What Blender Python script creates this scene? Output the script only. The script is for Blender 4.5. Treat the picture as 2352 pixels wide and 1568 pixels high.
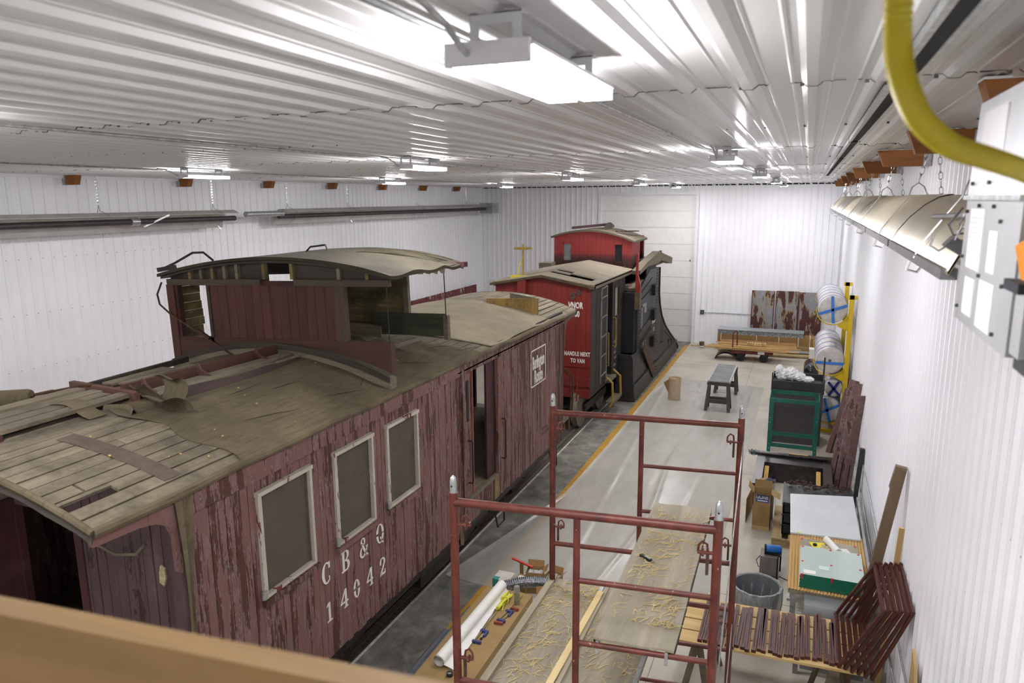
import bpy, math, random
from mathutils import Vector, Matrix
random.seed(7)
SC = bpy.context.scene
for o in list(bpy.data.objects): bpy.data.objects.remove(o)
COL = SC.collection

# ------------------------------------------------------------------ camera, world, exposure
CAMZ = 5.1
F_PX, PITCH, YAW, ROLL = 1666.0, math.radians(11.07), math.radians(22.01), math.radians(0.43)
def make_camera():
    f = Vector((-math.sin(YAW)*math.cos(PITCH), math.cos(YAW)*math.cos(PITCH), -math.sin(PITCH)))
    r = Vector((math.cos(YAW), math.sin(YAW), 0)); d = f.cross(r)
    r2 = math.cos(ROLL)*r + math.sin(ROLL)*d; d2 = -math.sin(ROLL)*r + math.cos(ROLL)*d
    cd = bpy.data.cameras.new('camera'); cd.sensor_width = 36; cd.sensor_fit = 'HORIZONTAL'
    cd.lens = 36*F_PX/2352; cd.clip_start = 0.05; cd.clip_end = 200
    cd.dof.use_dof = True; cd.dof.focus_distance = 9.0; cd.dof.aperture_fstop = 3.0
    c = bpy.data.objects.new('camera', cd); COL.objects.link(c)
    m = Matrix((r2, -d2, -f)).transposed().to_4x4(); m.translation = (0, 0, CAMZ)
    c.matrix_world = m; SC.camera = c
make_camera()
W = bpy.data.worlds.new('world'); SC.world = W; W.use_nodes = True
W.node_tree.nodes['Background'].inputs[0].default_value = (.9, .93, 1, 1)
W.node_tree.nodes['Background'].inputs[1].default_value = 0.15
vs = SC.view_settings
vs.view_transform = 'Standard'; vs.look = 'None'; vs.gamma = 1; vs.use_curve_mapping = False
vs.exposure = 0.0
LAMP = 138.0

# ------------------------------------------------------------------ room dimensions
XL, XR, YB, YN, ZC = -11.8, 1.12, 26.15, -5.0, 5.57
TC = -5.42          # track centre

# ------------------------------------------------------------------ colour + material helpers
def c(h):
    h = h.lstrip('#'); v = [int(h[i:i+2], 16)/255 for i in (0, 2, 4)]
    return tuple(x/12.92 if x <= .04045 else ((x+.055)/1.055)**2.4 for x in v) + (1,)
class NT:
    def __init__(s, name):
        s.m = bpy.data.materials.new(name); s.m.use_nodes = True
        s.t = s.m.node_tree; s.b = s.t.nodes['Principled BSDF']; s.out = s.t.nodes['Material Output']
    def n(s, typ, **kw):
        x = s.t.nodes.new(typ)
        for k, v in kw.items(): setattr(x, k, v)
        return x
    def l(s, a, b): s.t.links.new(a, b)
    def pos(s, stretch=(1, 1, 1), rnd=0.0):
        g = s.n('ShaderNodeNewGeometry'); mp = s.n('ShaderNodeMapping')
        s.l(g.outputs['Position'], mp.inputs['Vector']); mp.inputs['Scale'].default_value = stretch
        if rnd:
            oi = s.n('ShaderNodeObjectInfo'); mu = s.n('ShaderNodeMath', operation='MULTIPLY'); mu.inputs[1].default_value = rnd
            s.l(oi.outputs['Random'], mu.inputs[0]); s.l(mu.outputs[0], mp.inputs['Location'])
        return mp.outputs['Vector']
    def noise(s, vec, scale, detail=5, rough=.6, dist=0):
        x = s.n('ShaderNodeTexNoise'); s.l(vec, x.inputs['Vector'])
        x.inputs['Scale'].default_value = scale; x.inputs['Detail'].default_value = detail
        x.inputs['Roughness'].default_value = rough; x.inputs['Distortion'].default_value = dist
        return x.outputs['Fac']
    def ramp(s, fac, stops):
        r = s.n('ShaderNodeValToRGB'); s.l(fac, r.inputs['Fac']); e = r.color_ramp.elements
        while len(e) < len(stops): e.new(.5)
        for el, (p, col) in zip(e, stops):
            el.position = p; el.color = col if len(col) == 4 else tuple(col)+(1,)
        return r.outputs['Color']
    def mix(s, fac, a, b, mode='MIX'):
        x = s.n('ShaderNodeMix', data_type='RGBA', blend_type=mode)
        for v, i in ((fac, 0), (a, 6), (b, 7)):
            if hasattr(v, 'links'): s.l(v, x.inputs[i])
            else: x.inputs[i].default_value = v
        return x.outputs[2]
    def math(s, op, a, b=None):
        x = s.n('ShaderNodeMath', operation=op)
        for v, i in ((a, 0), (b, 1)):
            if v is None: continue
            if hasattr(v, 'links'): s.l(v, x.inputs[i])
            else: x.inputs[i].default_value = v
        return x.outputs[0]
    def rnd(s): return s.n('ShaderNodeObjectInfo').outputs['Random']
    def bump(s, h, strength=.3, dist=.01):
        b = s.n('ShaderNodeBump'); b.inputs['Strength'].default_value = strength; b.inputs['Distance'].default_value = dist
        s.l(h, b.inputs['Height']); s.l(b.outputs['Normal'], s.b.inputs['Normal'])
    def set(s, col=None, rough=None, metal=None, spec=None, alpha=None):
        for k, v in (('Base Color', col), ('Roughness', rough), ('Metallic', metal), ('Specular IOR Level', spec), ('Alpha', alpha)):
            if v is None: continue
            if hasattr(v, 'links'): s.l(v, s.b.inputs[k])
            else: s.b.inputs[k].default_value = v
        return s.m
MATS = {}
def pm(name, c1, c2=None, rough=.6, metal=0.0, scale=6, stretch=(1, 1, 1), bump=0.0, detail=4, lo=.35, hi=.65, var=0.0, spec=.5, rnd=0.0):
    """two-tone noise material; var = brightness jitter from object to object"""
    if name in MATS: return MATS[name]
    t = NT(name); v = t.pos(stretch, rnd); f = t.noise(v, scale, detail)
    col = t.ramp(f, [(lo, c(c1)), (hi, c(c2 or c1))])
    if var:
        k = t.math('ADD', t.math('MULTIPLY', t.rnd(), 2*var), 1-var)
        g = t.n('ShaderNodeCombineColor'); [t.l(k, g.inputs[i]) for i in range(3)]
        col = t.mix(1.0, col, g.outputs[0], 'MULTIPLY')
    if bump: t.bump(f, bump)
    MATS[name] = t.set(col, rough, metal, spec)
    return MATS[name]
def wood(name, c1, c2, axis='y', rough=.8, scale=9, var=.15, bump=.25, dirt=None):
    if name in MATS: return MATS[name]
    st = {'x': (.12, 1.6, 1.6), 'y': (1.6, .12, 1.6), 'z': (1.6, 1.6, .12)}[axis]
    t = NT(name); v = t.pos(st, 13.0); f = t.noise(v, scale, 6, .65, .6)
    col = t.ramp(f, [(.3, c(c1)), (.68, c(c2))])
    if dirt:
        d = t.noise(t.pos((1, 1, 1)), 3.0, 5, .7)
        col = t.mix(t.ramp(d, [(.45, (0, 0, 0)), (.7, (1, 1, 1))]), col, c(dirt))
    if var:
        k = t.math('ADD', t.math('MULTIPLY', t.rnd(), 2*var), 1-var)
        g = t.n('ShaderNodeCombineColor'); [t.l(k, g.inputs[i]) for i in range(3)]
        col = t.mix(1.0, col, g.outputs[0], 'MULTIPLY')
    t.bump(f, bump); MATS[name] = t.set(col, rough); return MATS[name]
def peel(name, paint, paint2, under, edge, thr=.5, axis='z', rough=.75, rs=.12, scale=7.0, st=None, under2=None, paint3=None, ew=1.0):
    """old paint flaking off in patches: intact paint, bare layer, pale flake rims"""
    if name in MATS: return MATS[name]
    st = st or {'z': (1.5, 1.5, .32), 'y': (1.5, .32, 1.5), 'x': (.32, 1.5, 1.5)}[axis]
    t = NT(name); v = t.pos(st, 3.0); f = t.noise(v, scale, 8, .68, .25)
    big = t.noise(t.pos((1, 1, .5)), 1.1, 3, .5)
    s = t.math('ADD', t.math('ADD', f, t.math('MULTIPLY', t.math('SUBTRACT', big, .5), .42)), t.math('MULTIPLY', t.math('SUBTRACT', t.rnd(), .5), rs))
    pc = t.ramp(t.noise(t.pos((2, 2, 1), 5.0), 3.0, 4), [(.32, c(paint)), (.5, c(paint3 or paint)), (.68, c(paint2))])
    uc = t.ramp(t.noise(t.pos((3, 3, .3), 5.0), 8.0, 5), [(.3, c(under)), (.7, c(under2 or under))])
    m1 = t.ramp(s, [(thr-.008, (0, 0, 0)), (thr+.008, (1, 1, 1))])
    m2 = t.ramp(s, [(thr-.012*ew, (0, 0, 0)), (thr, (1, 1, 1)), (thr+.022*ew, (0, 0, 0))])
    col = t.mix(m1, uc, pc)
    fine = t.noise(t.pos((1, 1, .6)), 40.0, 3)
    ecol = t.math('MULTIPLY', m2, t.ramp(fine, [(.42, (0, 0, 0)), (.55, (1, 1, 1))]) if ew <= 1 else 1.0)
    col = t.mix(ecol, col, c(edge))
    t.bump(m1, .5, .004); MATS[name] = t.set(col, rough); return MATS[name]

# ------------------------------------------------------------------ mesh builder
WP = {}
class MB:
    def __init__(s): s.v = []; s.f = []
    def add(s, vs, fs):
        b = len(s.v); s.v += [Vector(p) for p in vs]; s.f += [tuple(i+b for i in q) for q in fs]; return s
    def box(s, x0, x1, y0, y1, z0, z1, M=None):
        vs = [Vector((x, y, z)) for z in (z0, z1) for y in (y0, y1) for x in (x0, x1)]
        if M is not None: vs = [M @ p for p in vs]
        return s.add(vs, [(0, 2, 3, 1), (4, 5, 7, 6), (0, 1, 5, 4), (2, 6, 7, 3), (0, 4, 6, 2), (1, 3, 7, 5)])
    def beam(s, p, q, w, h, up=(0, 0, 1)):
        p, q = Vector(p), Vector(q); d = (q-p).normalized(); u = Vector(up)
        sx = d.cross(u)
        if sx.length < 1e-4: sx = d.cross(Vector((1, 0, 0)))
        sx.normalize(); uz = sx.cross(d).normalized()
        vs = [e + a*sx*w/2 + b*uz*h/2 for e in (p, q) for b in (-1, 1) for a in (-1, 1)]
        return s.add(vs, [(0, 1, 3, 2), (4, 6, 7, 5), (0, 4, 5, 1), (2, 3, 7, 6), (0, 2, 6, 4), (1, 5, 7, 3)])
    def tube(s, pts, r, n=8, closed=False, caps=True):
        pts = [Vector(p) for p in pts]; m = len(pts); rs = r if isinstance(r, (list, tuple)) else [r]*m
        ref = None; rings = []
        for i in range(m):
            a = pts[i-1] if (i > 0 or closed) else pts[i]; b = pts[(i+1) % m] if (i < m-1 or closed) else pts[i]
            d = (b-a).normalized()
            if ref is None:
                ref = Vector((0, 0, 1)) if abs(d.z) < .9 else Vector((1, 0, 0))
            u = (ref - d*ref.dot(d)).normalized(); w = d.cross(u); ref = u
            rings.append([pts[i] + rs[i]*(math.cos(2*math.pi*k/n)*u + math.sin(2*math.pi*k/n)*w) for k in range(n)])
        vs = [p for R in rings for p in R]; fs = []
        for i in range(m if closed else m-1):
            for k in range(n):
                a, b = i*n+k, i*n+(k+1) % n; i2 = (i+1) % m
                fs.append((a, b, i2*n+(k+1) % n, i2*n+k))
        if caps and not closed: fs += [tuple(range(n))[::-1], tuple((m-1)*n+k for k in range(n))]
        return s.add(vs, fs)
    def cyl(s, p, q, r, n=12, r2=None, caps=True): return s.tube([p, q], [r, r if r2 is None else r2], n, caps=caps)
    def prism(s, pts, axis, a0, a1):
        """pts 2-D outline; axis 'x': (y,z), 'y': (x,z), 'z': (x,y)"""
        def P(p, a): return {'x': (a, p[0], p[1]), 'y': (p[0], a, p[1]), 'z': (p[0], p[1], a)}[axis]
        n = len(pts); vs = [P(p, a0) for p in pts] + [P(p, a1) for p in pts]
        fs = [tuple(range(n))[::-1], tuple(range(n, 2*n))] + [(i, (i+1) % n, n+(i+1) % n, n+i) for i in range(n)]
        return s.add(vs, fs)
    def lathe(s, prof, cen, n=20, M=None):
        vs = []; cen = Vector(cen)
        for r, z in prof:
            for k in range(n):
                a = 2*math.pi*k/n; p = Vector((r*math.cos(a), r*math.sin(a), z)); vs.append(cen + (M @ p if M is not None else p))
        fs = [(i*n+k, i*n+(k+1) % n, (i+1)*n+(k+1) % n, (i+1)*n+k) for i in range(len(prof)-1) for k in range(n)]
        return s.add(vs, fs)
    def sheet(s, fn, nu, nv, th=0.0, nd=(0, 0, -1)):
        nd = Vector(nd)*th; g = [[Vector(fn(i/nu, j/nv)) for j in range(nv+1)] for i in range(nu+1)]
        W_ = nv+1; vs = [p for r in g for p in r]; N = len(vs)
        fs = [(i*W_+j, (i+1)*W_+j, (i+1)*W_+j+1, i*W_+j+1) for i in range(nu) for j in range(nv)]
        if th:
            vs = vs + [p+nd for p in vs]; fs += [tuple(N+k for k in q[::-1]) for q in fs]
            edge = [j for j in range(nv)] + [i*W_+nv for i in range(nu)] + [nu*W_+j for j in range(nv, 0, -1)] + [i*W_ for i in range(nu, 0, -1)]
            fs += [(edge[k], edge[(k+1) % len(edge)], N+edge[(k+1) % len(edge)], N+edge[k]) for k in range(len(edge))]
        return s.add(vs, fs)
    def xf(s, M, start=0):
        for i in range(start, len(s.v)): s.v[i] = M @ s.v[i]
        return s
    def mesh(s, name, org=Vector((0, 0, 0)), mat=None, smooth=False):
        me = bpy.data.meshes.new(name); me.from_pydata([p-org for p in s.v], [], s.f); me.validate(); me.update()
        if mat: me.materials.append(mat)
        if smooth:
            me.polygons.foreach_set('use_smooth', [True]*len(me.polygons))
            try: me.set_sharp_from_angle(angle=math.radians(40))
            except Exception: pass
        return me
    def build(s, name, mat, parent=None, smooth=False, org=None):
        lo = [min(p[i] for p in s.v) for i in range(3)]; hi = [max(p[i] for p in s.v) for i in range(3)]
        if org is None: org = Vector(((lo[0]+hi[0])/2, (lo[1]+hi[1])/2, lo[2] if parent is None else (lo[2]+hi[2])/2))
        o = bpy.data.objects.new(name, s.mesh(name, Vector(org), mat, smooth)); link(o, parent, org); return o
def link(o, parent, wloc):
    COL.objects.link(o); WP[o] = Vector(wloc)
    if parent is not None: o.parent = parent; o.location = Vector(wloc) - WP[parent]
    else: o.location = wloc
    return o
def inst(me, name, parent, loc, rot=(0, 0, 0), scale=(1, 1, 1)):
    o = bpy.data.objects.new(name, me); link(o, parent, loc); o.rotation_euler = rot; o.scale = scale; return o
def tag(o, label=None, cat=None, group=None, kind=None):
    if label: o['label'] = label
    if cat: o['category'] = cat
    if group: o['group'] = group
    if kind: o['kind'] = kind
    return o
def thing(name, label, cat, loc, group=None):
    o = bpy.data.objects.new(name, None); o.empty_display_size = .1; link(o, None, loc); return tag(o, label, cat, group)
def text_mb(txt, size, M, spacing=1.0, offset=0.0, extrude=.002, width=1.0):
    cu = bpy.data.curves.new('t', 'FONT'); cu.body = txt; cu.size = size; cu.extrude = extrude; cu.offset = offset
    cu.align_x = 'CENTER'; cu.align_y = 'CENTER'; cu.space_character = spacing; cu.resolution_u = 2
    o = bpy.data.objects.new('t', cu); COL.objects.link(o); dg = bpy.context.evaluated_depsgraph_get()
    me = bpy.data.meshes.new_from_object(o.evaluated_get(dg)); b = MB()
    S = Matrix.Diagonal((width, 1, 1, 1))
    b.add([M @ (S @ v.co) for v in me.vertices], [tuple(p.vertices) for p in me.polygons])
    bpy.data.objects.remove(o); bpy.data.curves.remove(cu); bpy.data.meshes.remove(me); return b
def frameM(orig, ex, ey):
    ex = Vector(ex).normalized(); ey = Vector(ey).normalized(); ez = ex.cross(ey)
    m = Matrix((ex, ey, ez)).transposed().to_4x4(); m.translation = orig; return m
def arc(cx, cy, rx, ry, a0, a1, n=10):
    return [(cx+rx*math.cos(math.radians(a0+(a1-a0)*i/n)), cy+ry*math.sin(math.radians(a0+(a1-a0)*i/n))) for i in range(n+1)]
def lerp(a, b, t): return a+(b-a)*t
R = math.radians
def struct(o): o['kind'] = 'structure'; return o
# ------------------------------------------------------------------ shell materials
def m_wall(name, col, rough):
    t = NT(name); f = t.noise(t.pos((1, 1, 1)), 1.2, 3)
    cc = t.ramp(f, [(.3, c(col)), (.7, tuple(min(1, x*1.05) for x in c(col)[:3]))]); return t.set(cc, rough, 0, .5)
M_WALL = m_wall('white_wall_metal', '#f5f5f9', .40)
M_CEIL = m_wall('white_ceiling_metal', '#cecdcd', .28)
M_TRIM = pm('white_trim', '#e8e8ec', '#efeff2', .45)
M_DOOR = pm('overhead_door_white', '#eceae7', '#f2f0ee', .45)
M_GALV = pm('galvanised', '#9ea2a4', '#c4c7c8', .38, .75, scale=22)
M_CHROME = pm('chrome_wire', '#c9cbcc', '#e6e7e8', .18, 1.0)
M_DARK = pm('dark_gap', '#15151a', '#1d1d22', .8)
M_SCREW = pm('screw_heads', '#5c5d60', '#77787a', .5, .4)
def m_concrete(name, a, b, d, sc=1.3, rough=.5, bumpy=.08):
    t = NT(name); v = t.pos((1, .8, 1)); f = t.noise(v, sc, 8, .62, .4); g = t.noise(v, sc*9, 5, .65)
    col = t.ramp(f, [(.3, c(a)), (.52, c(b)), (.72, c(d))])
    col = t.mix(t.ramp(g, [(.55, (0, 0, 0)), (.85, (.55, .55, .55))]), col, c(a)); t.bump(g, bumpy)
    return t.set(col, t.ramp(g, [(.3, (rough-.12,)*3), (.7, (rough+.12,)*3)]))
M_FLOOR = m_concrete('concrete_floor', '#a39b8c', '#b5ae9f', '#bfb9ab')
M_APRON = m_concrete('stained_concrete', '#4f4d48', '#7a776f', '#9d9a92', 3.4, .6, .15)
M_BED = m_concrete('trackbed_dark', '#33312e', '#4a4742', '#5c5952', 2.5, .8, .3)
M_YEL = pm('floor_yellow', '#a87c1e', '#bb8d2c', .55, scale=9)
M_RAILSTEEL = pm('rail_steel', '#6d675c', '#8d867a', .45, .6, scale=20)

# ------------------------------------------------------------------ floor
fl = struct(MB().box(XL-.1, -6.42, YN, YB+.1, -.12, 0).build('floor', M_FLOOR))
b = MB().box(-3.62, XR+.1, YN, YB+.1, -.12, 0); b.build('floor_slab', M_FLOOR, fl)
MB().box(-4.42, -3.62, YN, YB+.1, -.12, 0).build('stained_apron', M_APRON, fl)
MB().box(-6.42, -4.42, YN, YB+.1, -.14, -.07).build('trackbed', M_BED, fl)
MB().box(-4.44, -4.405, YN, YB, -.07, .004).build('slot_edge', pm('slot_edge_pale', '#cfcabf', '#a9a49a', .7, scale=9), fl)
MB().box(-4.30-.0, -4.27, YN, 3, -.06, .0015).build('floor_joint', M_DARK, fl)
for y0, y1 in ((2.0, 7.9), (7.9, 14.0), (14.0, 20.0), (20.0, 25.6)):
    MB().box(-3.75, -3.62, y0, y1-.01, 0, .002).build('painted_line', M_YEL, fl)
for y in (4.6, 9.1, 13.6, 18.1, 22.6):
    MB().box(-3.62, XR, y-.004, y+.004, 0, .0012).build('control_joint', pm('joint', '#6f6a60', '#85806f', .8), fl)
MB().box(-1.3, -1.292, 2, YB, 0, .0012).build('control_joint', MATS['joint'], fl)
for s, lab in ((1, 'steel rail in the floor slot on the scaffold side'), (-1, 'steel rail in the floor slot on the far side under the rail cars')):
    x = TC+s*.84
    b = MB().prism([(x-.07, -.07), (x+.07, -.07), (x+.07, -.06), (x+.015, -.045), (x+.015, -.03), (x+.036, -.022), (x+.036, .0), (x-.036, .0), (x-.036, -.022), (x-.015, -.03), (x-.015, -.045), (x-.07, -.06)], 'y', YN, YB-.4)
    tag(b.build('track_rail', M_RAILSTEEL), lab, 'rail')

# ------------------------------------------------------------------ ribbed sheet metal
def rib_profile(n, pitch, h, base, top, minor=.004):
    pts = []
    for k in range(n):
        u = k*pitch; m = u+pitch/2
        pts += [(u, 0)]
        for q in (.2,): pts += [(u+pitch*q-.008, 0), (u+pitch*q, minor), (u+pitch*q+.008, 0)]
        pts += [(m-base, 0), (m-top, h), (m+top, h), (m+base, 0)]
        for q in (.8,): pts += [(u+pitch*q-.008, 0), (u+pitch*q, minor), (u+pitch*q+.008, 0)]
    pts.append((n*pitch, 0)); return pts
def sheet_mesh(name, w, n, L, h, base, top, mat):
    """local: u along x 0..w, length along y 0..L, ribs towards +z"""
    pr = rib_profile(n, w/n, h, base, top); b = MB()
    vs = [(u, y, z) for y in (0, L) for u, z in pr] ; N = len(pr)
    b.add(vs, [(i, i+1, N+i+1, N+i) for i in range(N-1)])
    return b.mesh(name, Vector((0, 0, 0)), mat)
# left wall: faces +x ; u along -y (so that normal = +x) ; use matrices
def place_sheet(me, parent, loc, ex, ey):
    m = frameM(Vector(loc), ex, ey); o = bpy.data.objects.new('metal_sheet', me); COL.objects.link(o)
    o.parent = parent; o.matrix_local = Matrix.Translation(-WP[parent]) @ m; WP[o] = Vector(loc); return o
SW = .812
wl = struct(MB().box(XL-.08, XL-.02, YN, YB, 0, ZC+.05).build('wall_left', M_TRIM))
me = sheet_mesh('wall_sheet', SW, 4, ZC, .026, .019, .011, M_WALL)
y = YN
while y < YB-.01:
    # ex x ey must be +x : ex = +y, ey = +z
    place_sheet(me, wl, (XL, y, 0), (0, 1, 0), (0, 0, 1)); y += SW
wr = struct(MB().box(XR+.02, XR+.08, YN, YB, 0, ZC+.05).build('wall_right', M_TRIM))
y = YN
while y < YB-.01:
    place_sheet(me, wr, (XR, y+SW, 0), (0, -1, 0), (0, 0, 1)); y += SW
DX0, DX1, DZ = -7.05, -3.6, 5.25
b = MB().box(XL, DX0, YB+.02, YB+.1, 0, ZC).box(DX1, XR, YB+.02, YB+.1, 0, ZC).box(DX0, DX1, YB+.02, YB+.1, DZ, ZC)
wb = struct(b.build('wall_back', M_TRIM))
for x0, x1, n, z0 in ((XL, DX0, 6, 0), (DX1, XR, 6, 0), (DX0, DX1, 4, DZ)):
    w = (x1-x0)/n; mb_ = sheet_mesh('back_sheet', w, 4, ZC-z0, .026, .019, .011, M_WALL)
    for k in range(n): place_sheet(mb_, wb, (x0+k*w, YB, z0), (1, 0, 0), (0, 0, 1))
struct(MB().box(XL, XR, YN-.1, YN, 0, ZC).build('wall_front', M_TRIM))
MB().box(XL, XR, YB-.012, YB+.02, ZC-.05, ZC-.005).build('dark_gap', M_DARK, wb)
for k in range(17):
    x = XL+.35+k*.762
    MB().box(x, x+.05, YB-.016, YB, ZC-.055, ZC-.002).build('closure_strip', M_TRIM, wb)
MB().box(XR-.02, XR+.02, YB-.05, YB-.03, .0, ZC).build('corner_trim', pm('teal_corner', '#5f6f6d', '#7d8a88', .5), wr)
# ceiling
ce = struct(MB().box(XL-.05, XR+.05, YN, YB, ZC+.03, ZC+.1).build('ceiling', M_TRIM))
rows = [YN, -.8, 3.32, 7.4, 11.5, 15.6, 19.7, 23.8, YB]
nc = 17; cw = (XR-XL)/nc; cache = {}
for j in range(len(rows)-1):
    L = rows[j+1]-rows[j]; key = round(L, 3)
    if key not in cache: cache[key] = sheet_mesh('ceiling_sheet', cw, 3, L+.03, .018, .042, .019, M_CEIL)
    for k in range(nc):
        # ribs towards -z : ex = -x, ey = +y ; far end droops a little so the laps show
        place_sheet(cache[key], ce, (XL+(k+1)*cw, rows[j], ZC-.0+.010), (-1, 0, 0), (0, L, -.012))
b = MB()
for yy in (3.45, 5.4, 7.55, 9.5, 11.65, 13.6, 15.75, 17.7):
    for k in range(52):
        x = XL+.06+k*.2485; b.cyl((x, yy, ZC+.004), (x, yy, ZC-.008), .008, 6)
tag(b.build('screw_heads', M_SCREW, ce), kind='stuff')
b = MB()
for zz in (.6, 1.5, 2.4, 3.3, 4.2, 5.0):
    for k in range(120):
        yy = 3.0+k*.203-.1; b.cyl((XR+.001, yy, zz), (XR-.008, yy, zz), .006, 6)
tag(b.build('screw_heads', M_SCREW, wr), kind='stuff')
b = MB()
for zz in (1.5, 2.4, 3.3, 4.2):
    for k in range(95):
        yy = 6.0+k*.203-.1; b.cyl((XL-.001, yy, zz), (XL+.008, yy, zz), .006, 6)
tag(b.build('screw_heads', M_SCREW, wl), kind='stuff')
MB().box(XL, XL+.06, YN, YB, ZC-.06, ZC).build('ceiling_angle', M_TRIM, wl)
MB().box(XR-.06, XR, YN, YB, ZC-.05, ZC).build('ceiling_angle', M_TRIM, wr)
MB().box(XL, XL+.03, YN, YB, 4.0-.03, 4.0).build('base_flashing', M_TRIM, wl) if False else None

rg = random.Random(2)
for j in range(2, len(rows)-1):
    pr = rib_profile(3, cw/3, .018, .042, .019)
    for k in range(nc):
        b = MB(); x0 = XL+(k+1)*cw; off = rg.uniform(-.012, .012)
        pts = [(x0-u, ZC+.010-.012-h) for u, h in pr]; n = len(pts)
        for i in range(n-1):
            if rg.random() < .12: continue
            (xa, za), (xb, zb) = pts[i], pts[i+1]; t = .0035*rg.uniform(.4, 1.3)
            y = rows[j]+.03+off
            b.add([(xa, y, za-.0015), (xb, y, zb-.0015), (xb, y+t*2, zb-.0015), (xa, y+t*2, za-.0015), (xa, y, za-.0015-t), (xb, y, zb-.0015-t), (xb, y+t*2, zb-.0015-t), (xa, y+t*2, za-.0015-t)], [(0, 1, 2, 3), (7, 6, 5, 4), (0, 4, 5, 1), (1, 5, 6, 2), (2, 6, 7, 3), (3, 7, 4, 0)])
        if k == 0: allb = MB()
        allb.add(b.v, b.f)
    tag(allb.build('lap_shadow_strips', pm('lap_shadow_grey', '#4a4a4c', '#5c5c5e', .8), ce), kind='stuff')  # grey strips stand in for the shadow along each sheet lap

# overhead door in the back wall
d1 = struct(MB().box(DX0, DX1, YB+.10, YB+.14, 0, DZ).build('door_1', M_DOOR))
nps = 9
for k in range(nps):
    z0 = k*DZ/nps
    b = MB().box(DX0+.02, DX1-.02, YB+.07, YB+.10, z0+.006, z0+DZ/nps-.006); b.build('door_panel', M_DOOR, d1)
for x0, x1, z0, z1 in ((DX0-.07, DX0+.03, 0, DZ+.08), (DX1-.03, DX1+.07, 0, DZ+.08), (DX0+.03, DX1-.03, DZ-.03, DZ+.08)):
    MB().box(x0, x1, YB-.05, YB+.1, z0, z1).build('door_jamb', M_TRIM, d1)
MB().box(DX1-.2, DX1-.17, YB+.05, YB+.07, 2.9, 2.96).build('door_latch', M_DARK, d1)
d2 = struct(MB().box(-11.45, -10.55, YB-.02, YB+.0, 0, 1.95).build('door_2', M_DOOR))
for x0, x1, z0, z1 in ((-11.53, -11.45, 0, 2.03), (-10.55, -10.47, 0, 2.03), (-11.45, -10.55, 1.95, 2.03)):
    MB().box(x0, x1, YB-.05, YB, z0, z1).build('door_frame', M_TRIM, d2)

# truss blocks under the ceiling edge
M_BLK = wood('truss_block_wood', '#7a4a22', '#9a6330', 'x', .7, 6, .12)
def truss_block(x0, x1, yc, label, grp):
    s = 1 if x1 > x0 else -1
    b = MB().prism([(x0, ZC-.17), (x1-s*.06, ZC-.17), (x1, ZC-.01), (x0, ZC-.01)], 'y', yc-.06, yc+.06)
    o = thing('truss_block', label, 'beam end', (x0, yc, ZC-.17), grp)
    b.build('timber', M_BLK, o)
    MB().box(min(x0, x0+s*.07)-.0, max(x0, x0+s*.07), yc-.064, yc+.064, ZC-.172, ZC-.02).build('truss_plate', M_GALV, o)
    MB().box(min(x1, x1-s*.22), max(x1, x1-s*.22)+.0, yc-.07, yc+.07, ZC-.01, ZC+.0).build('ceiling_notch_trim', M_TRIM, o)
ordn = ['nearest', 'second nearest', 'third nearest', 'fourth nearest', 'fifth nearest', 'sixth nearest', 'seventh nearest', 'eighth nearest', 'farthest']
for k in range(7):
    truss_block(XL+.02, XL+.34, 8.9+2.45*k, f'brown wooden truss end above the left wall, {ordn[k]} of its row', 'truss ends along the left wall')
for k in range(9):
    truss_block(XR-.02, .62, 3.62+2.45*k, f'brown wooden truss end above the right wall, {ordn[k]} of its row', 'truss ends along the right wall')

# ceiling channel (dark slot rail) near right wall
cn = thing('ceiling_track', 'long dark slotted ceiling channel running above the right-hand tube heater', 'ceiling track', (.3, 4, ZC-.05))
for y0, y1 in ((.6, 3.05), (3.5, 6.35), (6.5, 9.0), (9.2, 12.5), (12.7, 16.5)):
    MB().box(.255, .275, y0, y1, ZC-.05, ZC-.018).box(.325, .345, y0, y1, ZC-.05, ZC-.018).box(.275, .325, y0, y1, ZC-.026, ZC-.02).build('channel', M_GALV, cn)
    MB().box(.275, .325, y0+.02, y1-.02, ZC-.045, ZC-.026).build('slot', M_DARK, cn)

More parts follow.
